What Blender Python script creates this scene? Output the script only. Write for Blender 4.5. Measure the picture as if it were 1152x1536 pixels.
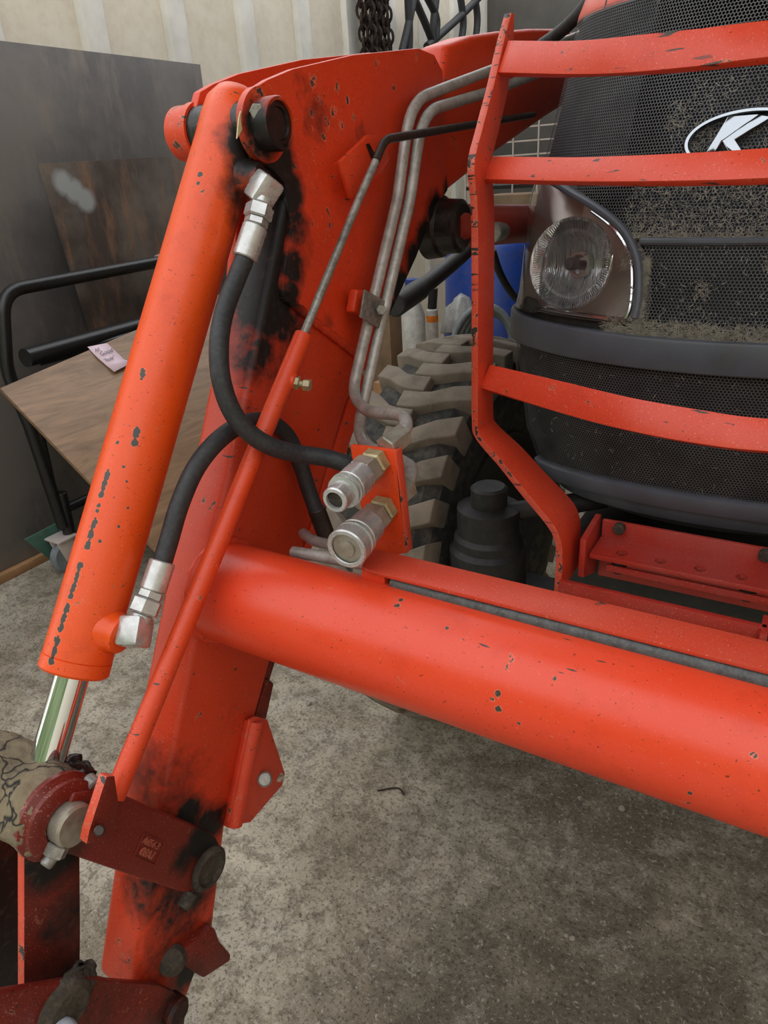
import bpy, bmesh, math, random
from mathutils import Vector, Matrix, geometry
V = Vector
random.seed(7)
scn = bpy.context.scene
for o in list(bpy.data.objects): bpy.data.objects.remove(o)

# ------------------------------------------------------------------ camera
YAW, PITCH, ROLL, FPX, CZ = 32.33, 25.3, 3.54, 1065.0, 1.53
CAM = V((0, 0, CZ))
_y, _p, _r = (math.radians(a) for a in (YAW, PITCH, ROLL))
_f = V((-math.sin(_y)*math.cos(_p), math.cos(_y)*math.cos(_p), -math.sin(_p)))
_rt = V((math.cos(_y), math.sin(_y), 0)); _dn = _f.cross(_rt)
RT = _rt*math.cos(_r) + _dn*math.sin(_r); DN = -_rt*math.sin(_r) + _dn*math.cos(_r); FW = _f
cam_d = bpy.data.cameras.new('camera'); cam = bpy.data.objects.new('camera', cam_d)
scn.collection.objects.link(cam); scn.camera = cam
cam_d.sensor_fit = 'HORIZONTAL'; cam_d.sensor_width = 36.0; cam_d.lens = 36.0*FPX/1152.0
cam_d.clip_start = 0.02
mw = Matrix((RT, -DN, -FW)).transposed().to_4x4(); mw.translation = CAM; cam.matrix_world = mw
def ray(px, py): return RT*((px-576)/FPX) + DN*((py-768)/FPX) + FW
def at(px, py, X=None, Y=None, Z=None):
    d = ray(px, py)
    s = X/d.x if X is not None else Y/d.y if Y is not None else (Z-CZ)/d.z
    return CAM + d*s

# ------------------------------------------------------------------ world, light
wd = bpy.data.worlds.new('sky'); scn.world = wd; wd.use_nodes = True
nt = wd.node_tree; bg = nt.nodes['Background']
tc = nt.nodes.new('ShaderNodeTexCoord'); sx = nt.nodes.new('ShaderNodeSeparateXYZ'); cr = nt.nodes.new('ShaderNodeValToRGB')
nt.links.new(tc.outputs['Generated'], sx.inputs[0]); nt.links.new(sx.outputs['Z'], cr.inputs[0]); nt.links.new(cr.outputs[0], bg.inputs[0])
cr.color_ramp.elements[0].position = 0.0; cr.color_ramp.elements[0].color = (1.0, .98, .95, 1)
cr.color_ramp.elements[1].position = 1.0; cr.color_ramp.elements[1].color = (.90, .94, 1.0, 1)
bg.inputs[1].default_value = 1.75
scn.view_settings.view_transform = 'Standard'; scn.view_settings.look = 'None'
scn.view_settings.gamma = 1.0; scn.view_settings.use_curve_mapping = False
scn.view_settings.exposure = 0.32

# ------------------------------------------------------------------ helpers
COL = scn.collection
def srgb(r, g, b):
    f = lambda c: ((c/255+.055)/1.055)**2.4 if c > 10.3 else c/255/12.92
    return (f(r), f(g), f(b), 1)
def tag(o, label=None, cat=None, group=None, kind=None):
    if label: o['label'] = label
    if cat: o['category'] = cat
    if group: o['group'] = group
    if kind: o['kind'] = kind
    return o
def empty(name, loc, label=None, cat=None, group=None):
    o = bpy.data.objects.new(name, None); COL.objects.link(o); o.location = loc; o.empty_display_size = .05
    bpy.context.view_layer.update()
    return tag(o, label, cat, group)
def worldpos(o):
    p = V((0, 0, 0))
    while o is not None: p = p + o.location; o = o.parent
    return p
def finish(name, bm, mat, parent=None, smooth=True, angle=35):
    bmesh.ops.remove_doubles(bm, verts=bm.verts, dist=1e-6)
    bmesh.ops.recalc_face_normals(bm, faces=bm.faces)
    return finish_raw(name, bm, mat, parent, smooth, angle)
def finish_raw(name, bm, mat, parent=None, smooth=True, angle=35):
    lo = V((min(v.co[i] for v in bm.verts) for i in range(3))); hi = V((max(v.co[i] for v in bm.verts) for i in range(3)))
    c = (lo+hi)/2
    for v in bm.verts: v.co -= c
    for f in bm.faces: f.smooth = smooth
    if smooth:
        for e in bm.edges:
            if len(e.link_faces) == 2 and e.calc_face_angle(0) > math.radians(angle): e.smooth = False
    me = bpy.data.meshes.new(name); bm.to_mesh(me); bm.free()
    mats = mat if isinstance(mat, (list, tuple)) else [mat]
    for m in mats: me.materials.append(m)
    o = bpy.data.objects.new(name, me); COL.objects.link(o)
    if parent is not None: o.parent = parent; o.location = c - worldpos(parent)
    else: o.location = c
    return o
def bev(bm, w, ang=30, seg=2):
    if w <= 0: return
    es = [e for e in bm.edges if len(e.link_faces) == 2 and e.calc_face_angle(0) > math.radians(ang)]
    if es: bmesh.ops.bevel(bm, geom=es, offset=w, segments=seg, affect='EDGES', profile=.5, clamp_overlap=True)
def add_prism(bm, pts, ext):
    n = len(pts); a = [bm.verts.new(p) for p in pts]; b = [bm.verts.new(V(p)+ext) for p in pts]
    bm.faces.new(a); bm.faces.new(b[::-1])
    for i in range(n): bm.faces.new((a[i], b[i], b[(i+1) % n], a[(i+1) % n]))
def prism(name, pts, ext, mat, parent=None, bevel=.003, seg=2, ang=30):
    bm = bmesh.new(); add_prism(bm, pts, V(ext)); bmesh.ops.recalc_face_normals(bm, faces=bm.faces); bev(bm, bevel, ang, seg)
    return finish(name, bm, mat, parent)
def yz(pix, X): return [at(x, y, X=X) for x, y in pix]
def obox(name, c, dx, dy, dz, mat, parent=None, bevel=.003):   # half-extent vectors
    c = V(c); dx, dy, dz = V(dx), V(dy), V(dz)
    return prism(name, [c-dx-dy-dz, c+dx-dy-dz, c+dx+dy-dz, c-dx+dy-dz], dz*2, mat, parent, bevel)
def box(name, lo, hi, mat, parent=None, bevel=.003):
    lo, hi = V(lo), V(hi); h = (hi-lo)/2
    return obox(name, (lo+hi)/2, (h.x, 0, 0), (0, h.y, 0), (0, 0, h.z), mat, parent, bevel)
def frame(d):
    d = V(d).normalized(); u = d.orthogonal().normalized(); return u, d.cross(u).normalized(), d
def add_lathe(bm, p, d, prof, seg=28, ang0=0, cap=True, up=None):
    u, v, d = frame(d)
    if up is not None: u = (V(up)-d*V(up).dot(d)).normalized(); v = d.cross(u)
    rings = []
    for t, r in prof:
        if r < 1e-6: rings.append([bm.verts.new(V(p)+d*t)])
        else: rings.append([bm.verts.new(V(p)+d*t+(u*math.cos(ang0+2*math.pi*i/seg)+v*math.sin(ang0+2*math.pi*i/seg))*r) for i in range(seg)])
    for a, b in zip(rings, rings[1:]):
        for i in range(seg):
            j = (i+1) % seg
            if len(a) == 1 and len(b) == 1: continue
            if len(a) == 1: bm.faces.new((a[0], b[i], b[j]))
            elif len(b) == 1: bm.faces.new((a[i], a[j], b[0]))
            else: bm.faces.new((a[i], a[j], b[j], b[i]))
    if cap:
        for rg in (rings[0], rings[-1]):
            if len(rg) > 1: bm.faces.new(rg)
def lathe(name, p, d, prof, mat, parent=None, seg=28, ang0=0, cap=True, up=None):
    bm = bmesh.new(); add_lathe(bm, p, d, prof, seg, ang0, cap, up); return finish(name, bm, mat, parent)
def cyl(name, a, b, r, mat, parent=None, bv=.002, seg=28, r2=None):
    a, b = V(a), V(b); L = (b-a).length; r2 = r if r2 is None else r2; bv = min(bv, L/3, r/3)
    return lathe(name, a, b-a, [(0, r-bv), (bv, r), (L-bv, r2), (L, r2-bv)], mat, parent, seg)
def hexnut(name, a, b, r, mat, parent=None, up=None):
    a, b = V(a), V(b); L = (b-a).length; c = r*.1
    return lathe(name, a, b-a, [(0, r*.86), (c, r), (L-c, r), (L, r*.86)], mat, parent, 6, .2, True, up)
def smooth_path(pts, n=8):
    P = [V(p) for p in pts]; P = [P[0]*2-P[1]] + P + [P[-1]*2-P[-2]]; out = []
    for i in range(1, len(P)-2):
        for k in range(n):
            t = k/n; a, b, c, d = P[i-1], P[i], P[i+1], P[i+2]
            out.append(.5*((2*b)+(c-a)*t+(2*a-5*b+4*c-d)*t*t+(3*b-3*c+d-a)*t**3))
    out.append(P[-2]); return out
def fillet(pts, r, n=7):
    P = [V(p) for p in pts]; out = [P[0]]
    for i in range(1, len(P)-1):
        rr = r[i-1] if isinstance(r, (list, tuple)) else r
        a = (P[i-1]-P[i]); b = (P[i+1]-P[i]); k = min(rr, a.length*.48, b.length*.48)
        A = P[i]+a.normalized()*k; B = P[i]+b.normalized()*k
        for j in range(n+1):
            t = j/n; out.append(A*(1-t)**2+P[i]*2*t*(1-t)+B*t*t)
    out.append(P[-1]); return out
def add_tube(bm, path, r, seg=14, cap=True):
    n = len(path); R = r if isinstance(r, (list, tuple)) else [r]*n
    T = [(path[min(i+1, n-1)]-path[max(i-1, 0)]).normalized() for i in range(n)]
    u = T[0].orthogonal().normalized(); rings = []
    for i in range(n):
        u = (u-T[i]*u.dot(T[i])).normalized(); w = T[i].cross(u)
        rings.append([bm.verts.new(path[i]+(u*math.cos(2*math.pi*k/seg)+w*math.sin(2*math.pi*k/seg))*R[i]) for k in range(seg)])
    for a, b in zip(rings, rings[1:]):
        for k in range(seg): bm.faces.new((a[k], a[(k+1) % seg], b[(k+1) % seg], b[k]))
    if cap: bm.faces.new(rings[0]); bm.faces.new(rings[-1])
def tube(name, path, r, mat, parent=None, seg=14, cap=True):
    bm = bmesh.new(); add_tube(bm, path, r, seg, cap); return finish(name, bm, mat, parent, angle=50)
def sweep_rect(name, pathA, pathB, thick, mat, parent=None, bevel=.002):
    """strap between two edge curves A and B (same count), thickness along its own normal"""
    n = len(pathA); bm = bmesh.new(); rows = []
    for i in range(n):
        t = (pathA[min(i+1, n-1)]-pathA[max(i-1, 0)]); w = pathB[i]-pathA[i]; nn = t.cross(w).normalized()*thick/2
        rows.append([bm.verts.new(p) for p in (pathA[i]-nn, pathA[i]+nn, pathB[i]+nn, pathB[i]-nn)])
    for a, b in zip(rows, rows[1:]):
        for k in range(4): bm.faces.new((a[k], a[(k+1) % 4], b[(k+1) % 4], b[k]))
    bm.faces.new(rows[0]); bm.faces.new(rows[-1]); bmesh.ops.recalc_face_normals(bm, faces=bm.faces); bev(bm, bevel, 50, 2)
    return finish(name, bm, mat, parent)
def lerp(a, b, t): return a+(b-a)*t
def interp(tab, z):
    if z <= tab[0][0]: return tab[0][1]
    for (z0, a0), (z1, a1) in zip(tab, tab[1:]):
        if z <= z1: return lerp(a0, a1, (z-z0)/(z1-z0))
    return tab[-1][1]
def wob(o, amp, sc):
    from mathutils import noise
    for v in o.data.vertices:
        q = (v.co+o.location)*sc; v.co += V(v.normal)*amp*noise.fractal(q, .8, 2., 4)

# ------------------------------------------------------------------ materials
class NT:
    def __init__(s, name):
        s.m = bpy.data.materials.new(name); s.m.use_nodes = True; s.t = s.m.node_tree; s.b = s.t.nodes['Principled BSDF']
        s.pos = s.n('ShaderNodeNewGeometry').outputs['Position']
    def n(s, k, **kw):
        x = s.t.nodes.new(k)
        for a, v in kw.items(): setattr(x, a, v)
        return x
    def put(s, sock, v):
        if isinstance(v, bpy.types.NodeSocket): s.t.links.new(v, sock)
        else: sock.default_value = v
    def noise(s, scale, detail=4, rough=.55, vec=None, stretch=None, dist=0):
        v = vec or s.pos
        if stretch:
            mp = s.n('ShaderNodeMapping'); mp.inputs['Scale'].default_value = stretch; s.put(mp.inputs[0], v); v = mp.outputs[0]
        x = s.n('ShaderNodeTexNoise'); s.put(x.inputs['Vector'], v)
        x.inputs['Scale'].default_value = scale; x.inputs['Detail'].default_value = detail; x.inputs['Roughness'].default_value = rough; x.inputs['Distortion'].default_value = dist
        return x.outputs['Fac']
    def ramp(s, fac, a, b, lo=0., hi=1.):
        x = s.n('ShaderNodeMapRange'); x.clamp = True; s.put(x.inputs[0], fac)
        for i, v in zip((1, 2, 3, 4), (a, b, lo, hi)): x.inputs[i].default_value = v
        return x.outputs[0]
    def math(s, op, a, b=0., c=None):
        x = s.n('ShaderNodeMath', operation=op); s.put(x.inputs[0], a); s.put(x.inputs[1], b)
        if c is not None: s.put(x.inputs[2], c)
        return x.outputs[0]
    def vmath(s, op, a, b=(0, 0, 0)):
        x = s.n('ShaderNodeVectorMath', operation=op); s.put(x.inputs[0], a); s.put(x.inputs[1], b); return x
    def mix(s, f, a, b):
        x = s.n('ShaderNodeMix', data_type='RGBA'); s.put(x.inputs[0], f); s.put(x.inputs[6], a); s.put(x.inputs[7], b); return x.outputs[2]
    def fmix(s, f, a, b):
        x = s.n('ShaderNodeMix', data_type='FLOAT'); s.put(x.inputs[0], f); s.put(x.inputs[2], a); s.put(x.inputs[3], b); return x.outputs[0]
    def bump(s, h, st=.3, d=.002):
        x = s.n('ShaderNodeBump'); s.put(x.inputs['Height'], h); x.inputs['Strength'].default_value = st; x.inputs['Distance'].default_value = d
        s.put(s.b.inputs['Normal'], x.outputs[0])
    def out(s, col=None, rough=None, metal=None, spec=None):
        for k, v in (('Base Color', col), ('Roughness', rough), ('Metallic', metal), ('Specular IOR Level', spec)):
            if v is not None: s.put(s.b.inputs[k], v)
        return s.m
    def spots(s, lst):
        """wear, grease or painted shade round given places: (point, radius, strength)"""
        tot = None
        for p, r, k in lst:
            d = s.vmath('DISTANCE', s.pos, tuple(p)).outputs['Value']; f = s.ramp(d, r, r*.35, 0, k)
            tot = f if tot is None else s.math('MAXIMUM', tot, f)
        return tot

def paint(name, base=(214, 64, 20), fade=(218, 80, 46), chips=.66, dust=.25, grease=(), gdark=(17, 14, 13), rough=.36, chipcol=(62, 58, 52), marks=(), csc=48):
    s = NT(name); b = srgb(*base)
    c = s.mix(s.ramp(s.noise(5, 5, .6), .42, .72, 0, .55), b, srgb(*fade))
    dk = srgb(base[0]*.80, base[1]*.66, base[2]*.6)
    c = s.mix(s.ramp(s.noise(11, 6, .65), .55, .78, 0, .5), c, dk)
    d = s.noise(420, 2, .6); c = s.mix(s.ramp(d, .63, .72, 0, dust), c, srgb(225, 175, 150))
    d2 = s.noise(260, 2, .5); c = s.mix(s.ramp(d2, .68, .73, 0, .7), c, srgb(60, 24, 16))
    ch = s.math('MULTIPLY', s.ramp(s.noise(csc, 7, .62, dist=.6), chips, chips+.02), s.ramp(s.noise(7, 2), .44, .5))
    sc = s.math('MULTIPLY', s.ramp(s.noise(30, 3, .5, stretch=(.5, 2.2, 5.5)), chips+.035, chips+.05), s.ramp(s.noise(5, 2), .47, .52))
    ch = s.math('MAXIMUM', ch, sc)
    if marks:
        mk = s.math('ADD', s.spots(marks), s.math('MULTIPLY', s.math('SUBTRACT', s.noise(130, 6, .7, stretch=(1, 1, .55), dist=.8), .5), 2.1))
        ch = s.math('MAXIMUM', ch, s.ramp(mk, .62, .70)); halo = s.ramp(mk, .50, .60)
    edge = s.math('MULTIPLY', s.ramp(s.noise(csc, 7, .62, dist=.6), chips-.018, chips+.0), s.ramp(s.noise(7, 2), .44, .5))
    c = s.mix(s.math('MULTIPLY', edge, .5), c, srgb(225, 150, 120))
    if marks: c = s.mix(s.math('MULTIPLY', halo, .3), c, srgb(236, 186, 150))
    c = s.mix(ch, c, srgb(*chipcol))
    r = s.fmix(s.noise(18, 4), rough-.06, rough+.14)
    if grease:
        g = s.spots(grease); n = s.noise(46, 7, .68, dist=.4)
        n2 = s.noise(9, 4, .6)
        gm = s.ramp(s.math('ADD', s.math('ADD', g, s.math('MULTIPLY', s.math('SUBTRACT', n, .5), .8)), s.math('MULTIPLY', s.math('SUBTRACT', n2, .5), .7)), .26, .78)
        c = s.mix(gm, c, s.mix(s.ramp(s.noise(90, 4), .55, .75), srgb(*gdark), srgb(58, 48, 42)))
        r = s.fmix(gm, r, .5)
    s.bump(s.math('ADD', s.math('MULTIPLY', ch, -.6), s.math('MULTIPLY', s.noise(300, 2), .12)), .35, .0012)
    return s.out(c, r, 0, .45)

def simple(name, col, rough=.5, metal=0, var=.25, scale=30, col2=None, bump=0, bsc=200, dust=0, dcol=(120, 110, 95)):
    s = NT(name); a = srgb(*col); b = srgb(*(col2 or [x*.7 for x in col]))
    c = s.mix(s.ramp(s.noise(scale, 5, .6), .35, .75, 0, var/.35 if var < .35 else 1), a, b)
    if dust: c = s.mix(s.math('MULTIPLY', s.ramp(s.noise(scale*4, 5, .7), .45, .7), dust), c, srgb(*dcol))
    if bump: s.bump(s.noise(bsc, 4), bump, .002)
    return s.out(c, s.fmix(s.noise(scale*1.7, 3), max(rough-.08, .02), rough+.08), metal)

PIN = at(423, 185, X=-.648); PIN.x = -.735
AXB = at(110, 1008, X=-.735)
TC = V((0, .633, .992)); TR = .073
def oncyl(px, py, a, d, r):
    d = V(d).normalized(); w = ray(px, py); o = CAM-V(a)
    wp = w-d*w.dot(d); op = o-d*o.dot(d); A_, B_, C_ = wp.dot(wp), 2*wp.dot(op), op.dot(op)-r*r
    D_ = B_*B_-4*A_*C_
    return CAM+w*((-B_-math.sqrt(max(D_, 0)))/(2*A_))
def onbar(px, py): return oncyl(px, py, PIN, AXB-PIN, .0425)
def ontube(px, py): return oncyl(px, py, TC, (1, 0, 0), TR)
def seg_pts(segs, st):
    out = []
    for (x0, y0), (x1, y1) in segs:
        n = max(1, int(math.hypot(x1-x0, y1-y0)/st))
        out += [(x0+(x1-x0)*i/n, y0+(y1-y0)*i/n, .75+.3*math.sin(i*2.1+x0)) for i in range(n+1)]
    return out
def line_pts(f, pts, r, k=1.): return [(f(x, y), r*q, k) for x, y, q in pts]
M = {}
M['paint'] = paint('orange_paint')
M['cover_paint'] = paint('dusty_cover_paint', base=(196, 60, 36), fade=(190, 82, 62), chips=.70, dust=.55)
M['tube_paint'] = paint('orange_paint_tube', base=(222, 66, 34), fade=(222, 78, 50), chips=.685, dust=.14, grease=[(V((-.69, .63, .91)), .05, .35)],
    marks=line_pts(ontube, [(596, 908, 1), (602, 900, .8), (746, 1040, 1), (738, 1048, .8), (748, 1064, .9), (778, 1085, .6), (1130, 1133, 1), (670, 942, .6), (1035, 1190, .7), (832, 1018, .6)], .0068, .9), rough=.29)
def GP(lst, X): return [(at(x, y, X=X), r, k) for x, y, r, k in lst]
M['arm_paint'] = paint('orange_paint_arm', base=(206, 58, 22), fade=(208, 72, 44), dust=.3,
    grease=GP([(400, 320, .12, 1.), (405, 380, .12, 1.), (400, 450, .11, .9), (430, 480, .08, .7), (380, 520, .09, .75), (420, 560, .07, .5), (360, 590, .06, .4),
               (280, 1225, .06, .8), (315, 1240, .06, .9), (255, 1185, .11, .55), (225, 1150, .08, .5), (235, 1340, .08, .7), (280, 1340, .12, .7), (260, 1420, .12, .62), (290, 1440, .09, .85), (200, 1320, .05, .5)], -.69))  # lower boom: grease smears, strengthened to put its shade in the colour
M['knee_paint'] = paint('orange_paint_knee', base=(214, 60, 22), fade=(214, 70, 38), chips=.655, dust=.3,
    grease=GP([(395, 200, .06, .9), (420, 240, .055, .95), (435, 290, .05, 1.), (445, 340, .05, .75), (440, 400, .05, .8), (435, 440, .04, .8), (470, 180, .06, .5), (450, 130, .04, .45), (455, 380, .05, .5),
               (640, 365, .07, 1.), (625, 400, .07, 1.), (605, 435, .06, 1.), (655, 320, .06, 1.), (675, 290, .05, 1.), (590, 470, .05, .8), (490, 490, .04, .5), (540, 200, .03, .4)], -.682),
    marks=[(at(x, y, X=-.682), r*1.5, .62) for x, y, r in ((480, 150, .010), (500, 165, .012), (522, 150, .008), (490, 185, .012), (468, 170, .008), (505, 132, .010), (470, 122, .010), (512, 188, .008), (565, 95, .010), (625, 85, .010), (590, 130, .008), (485, 205, .007), (530, 175, .007))])
M['barrel_paint'] = paint('orange_paint_barrel', base=(232, 78, 14), fade=(230, 86, 34), chips=.69, dust=.2, rough=.32,
    grease=[(onbar(368, 215), .05, .9), (onbar(372, 255), .05, .95), (onbar(360, 290), .045, .75), (onbar(355, 320), .04, .5), (onbar(365, 180), .035, .6)],
    marks=line_pts(onbar, seg_pts([((214, 556), (212, 568)), ((206, 642), (202, 664)), ((162, 706), (152, 742)), ((148, 758), (146, 766)), ((143, 778), (131, 820)), ((120, 848), (106, 894)), ((101, 910), (90, 944)), ((87, 955), (77, 992))], 5)
        +[(176, 664, .6), (192, 762, .4), (178, 790, .4), (150, 812, .4), (300, 262, .7), (297, 275, .7), (185, 700, .4), (190, 722, .4)], .0078, 1.), csc=60)
M['boss_paint'] = paint('orange_paint_boss', chips=.6, grease=[(at(395, 185, X=-.665), .05, 1.), (at(405, 205, X=-.66), .05, 1.)])
M['guard_paint'] = paint('orange_paint_guard', base=(210, 62, 34), fade=(216, 84, 58), chips=.655, dust=.4)
M['frame_paint'] = paint('orange_paint_frame', base=(176, 46, 32), fade=(166, 84, 78), chips=.70, dust=.5)
M['edge_worn'] = paint('worn_edge_paint', base=(206, 72, 46), fade=(226, 120, 104), chips=.565, dust=.4, chipcol=(56, 50, 46))
M['link_paint'] = paint('dark_red_paint_link', base=(112, 30, 18), fade=(128, 44, 30), chips=.70, dust=.35,
    grease=GP([(315, 1290, .06, .95), (280, 1285, .045, .75), (300, 1262, .05, .9), (110, 1265, .05, .6), (160, 1220, .04, .5)], -.655))
M['low_paint'] = paint('dirty_red_paint', base=(104, 27, 17), fade=(140, 48, 34), chips=.645, dust=.5, chipcol=(30, 26, 24),
    grease=[(at(90, 1270, X=-.71), .09, .9), (at(100, 1380, X=-.71), .07, .75), (at(15, 1400, X=-.85), .25, .95), (at(250, 1500, X=-.69), .10, .8), (at(130, 1490, X=-.75), .08, .8)])
M['hood_paint'] = paint('orange_hood', base=(210, 62, 30), chips=.68)
M['grease'] = simple('black_grease', (16, 14, 13), .35, 0, .3, 60, (44, 38, 33), bump=.8, bsc=90)
M['dirt'] = simple('caked_dirt', (128, 113, 88), .95, 0, .35, 16, (72, 62, 50), bump=1., bsc=170, dust=.5, dcol=(150, 136, 108))
def add_cracks(m):
    t = m.node_tree; b = t.nodes['Principled BSDF']; src = b.inputs['Base Color'].links[0].from_socket
    g = t.nodes.new('ShaderNodeNewGeometry'); vo = t.nodes.new('ShaderNodeTexVoronoi'); vo.feature = 'DISTANCE_TO_EDGE'; vo.inputs['Scale'].default_value = 8
    nz = t.nodes.new('ShaderNodeTexNoise'); nz.inputs['Scale'].default_value = 25; ad = t.nodes.new('ShaderNodeVectorMath'); ad.operation = 'MULTIPLY_ADD'; ad.inputs[1].default_value = (.05, .05, .05)
    t.links.new(g.outputs['Position'], nz.inputs['Vector']); t.links.new(nz.outputs['Color'], ad.inputs[0]); t.links.new(g.outputs['Position'], ad.inputs[2]); t.links.new(ad.outputs[0], vo.inputs['Vector'])
    mr = t.nodes.new('ShaderNodeMapRange'); mr.inputs[1].default_value = .003; mr.inputs[2].default_value = .014; mr.inputs[3].default_value = 1; mr.inputs[4].default_value = 0
    mx = t.nodes.new('ShaderNodeMix'); mx.data_type = 'RGBA'; t.links.new(vo.outputs['Distance'], mr.inputs[0]); t.links.new(mr.outputs[0], mx.inputs[0]); t.links.new(src, mx.inputs[6]); mx.inputs[7].default_value = srgb(34, 28, 23); t.links.new(mx.outputs[2], b.inputs['Base Color'])
add_cracks(M['dirt'])
M['darkdirt'] = simple('dark_caked_dirt', (66, 58, 49), .9, 0, .35, 30, (26, 22, 19), bump=1., bsc=150, dust=.4, dcol=(120, 108, 88))
M['number'] = simple('lightened_red_number', (176, 92, 72), .5, 0, .3, 80)  # lighter than the link: highlights of the raised figures put in the colour
M['chrome'] = simple('chrome', (225, 228, 230), .07, 1, .05)
M['bulb'] = simple('bulb_cap', (104, 98, 108), .35, 0, .1)
M['badge'] = simple('badge_chrome', (160, 165, 170), .1, 1, .05)
M['zinc'] = simple('zinc_plate', (198, 198, 195), .28, .55, .3, 60, (158, 157, 152))
M['steel'] = simple('brushed_steel', (160, 156, 148), .4, .35, .35, 50, (92, 88, 82), dust=.3, dcol=(84, 76, 66))
M['pipe'] = simple('grey_steel_pipe', (178, 175, 168), .36, .2, .35, 40, (138, 133, 125), dust=.25, dcol=(112, 104, 94))
M['brass'] = simple('yellow_zinc', (176, 160, 120), .34, .3, .3, 60, (112, 100, 70))
M['nickel'] = simple('dull_nickel', (172, 165, 150), .32, .5, .3, 70, (130, 122, 108))
M['darkrod'] = simple('dark_steel_rod', (74, 66, 60), .45, .6, .3, 60, (50, 42, 38))
M['rubber'] = simple('black_rubber_hose', (42, 43, 46), .58, 0, .3, 40, (26, 27, 29), bump=.15, bsc=500, dust=.25, dcol=(98, 96, 92))
M['greyhose'] = simple('dusty_grey_hose', (78, 80, 80), .55, 0, .35, 60, (44, 45, 46), dust=.4, dcol=(128, 126, 120))
M['plastic'] = simple('black_plastic', (84, 88, 98), .45, 0, .3, 12, (62, 65, 72), bump=.15, bsc=400, dust=.3, dcol=(96, 92, 86))
M['plastic2'] = simple('dark_cast_iron', (32, 32, 33), .6, 0, .3, 14, (18, 18, 18), dust=.35, dcol=(76, 68, 58))
M['tire'] = simple('tyre_rubber', (46, 45, 43), .8, 0, .35, 9, (22, 22, 22), bump=.3, bsc=160, dust=.55, dcol=(106, 98, 84))
M['lug'] = simple('dusty_tyre_lug', (126, 113, 98), .85, 0, .35, 18, (80, 72, 63), bump=.45, bsc=120, dust=.5, dcol=(140, 132, 114))
M['void'] = simple('dark_backing', (14, 14, 15), .8)
M['blue'] = simple('blue_drum', (16, 62, 148), .4, 0, .3, 6, (12, 44, 112), dust=.2)
M['white'] = simple('white_plastic', (206, 204, 198), .5)
M['card'] = simple('cardboard', (134, 108, 80), .8, 0, .3, 8)
M['bag'] = simple('clear_bag', (172, 172, 168), .25)
M['wall'] = simple('cream_wall', (238, 229, 210), .6, 0, .2, 5, (222, 211, 188), dust=.12, dcol=(150, 120, 90))
M['rib'] = simple('white_rib', (232, 228, 218), .55, 0, .15, 6)
M['lumber'] = simple('lumber', (166, 124, 84), .7, 0, .3, 10)
M['blacktube'] = simple('black_tube', (22, 22, 23), .33, 0, .2, 40, dust=.2, dcol=(90, 86, 80))
M['rust'] = simple('rusty_chain', (62, 46, 38), .75, .3, .35, 40, (34, 26, 22))
M['lid'] = simple('green_plastic', (70, 104, 92), .5)
M['caster'] = simple('grey_wheel', (126, 134, 138), .5)
M['paper'] = simple('pink_paper', (226, 200, 208), .8, 0, .05)
M['ink'] = simple('ink', (110, 104, 118), .7)
M['masking'] = simple('cream_tape', (214, 196, 150), .8, 0, .2, 60)
M['darkback'] = simple('dark_backdrop', (98, 94, 90), .7, 0, .3, 3)
M['redcyl'] = paint('dusty_red_cylinder', base=(150, 44, 34), fade=(160, 90, 80), chips=.75, dust=.5)
M['pebble'] = simple('pebble_stone', (158, 148, 136), .9)
M['pale'] = simple('pale_cap', (196, 204, 214), .35)
def mat_concrete():
    s = NT('concrete_floor')
    a = s.mix(s.ramp(s.noise(2.2, 7, .62), .38, .62), srgb(148, 136, 117), srgb(206, 194, 173))
    st = s.spots([(V((-.15, .75, 0)), .75, 1.), (V((-.1, 1.3, 0)), .9, .9), (V((-.55, .3, 0)), .35, .55), (V((-1.0, .25, 0)), .6, .6)])  # floor stains, spread along the near edge to paint its shade in
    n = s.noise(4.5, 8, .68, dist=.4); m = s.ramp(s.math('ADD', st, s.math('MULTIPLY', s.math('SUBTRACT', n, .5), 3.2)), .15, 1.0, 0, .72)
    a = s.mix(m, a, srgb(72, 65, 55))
    w = s.ramp(s.noise(5, 8, .72, dist=.6), .52, .64, 0, .6); a = s.mix(w, a, srgb(186, 178, 164))
    a = s.mix(s.ramp(s.noise(20, 9, .8, dist=.3), .48, .58, 0, .62), a, srgb(98, 88, 73))
    a = s.mix(s.ramp(s.noise(110, 5, .75), .53, .60, 0, .65), a, srgb(58, 52, 45))
    a = s.mix(s.ramp(s.noise(85, 5, .8, dist=.5), .56, .64, 0, .6), a, srgb(206, 198, 182))
    s.bump(s.math('ADD', s.noise(70, 8, .78), s.math('MULTIPLY', s.noise(9, 3), .6)), .8, .008)
    return s.out(a, .88, 0, .3)
M['concrete'] = mat_concrete()
def mat_millsteel(name, c1, c2, c3, sheen, smear=()):
    s = NT(name)
    c = s.mix(s.ramp(s.noise(1.6, 6, .65), .4, .6), srgb(*c1), srgb(*c2))
    c = s.mix(s.ramp(s.noise(5, 6, .7, stretch=(1, 2.2, .6)), .5, .66, 0, .75), c, srgb(*c3))
    if smear: c = s.mix(s.ramp(s.math('ADD', s.spots(smear), s.math('MULTIPLY', s.math('SUBTRACT', s.noise(12, 4), .5), .8)), .3, .9, 0, .75), c, srgb(168, 172, 170))
    return s.out(c, s.fmix(s.noise(3, 4), sheen, sheen+.15), .3)
M['mill'] = mat_millsteel('mill_scale_steel', (122, 116, 110), (98, 94, 92), (132, 122, 112), .38)
M['rustsheet'] = mat_millsteel('rusty_sheet', (118, 108, 98), (76, 66, 60), (138, 104, 80), .4, [(at(x, y, X=-2.82), .075, 1.) for x, y in ((96, 275), (112, 287), (128, 300))])
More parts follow.
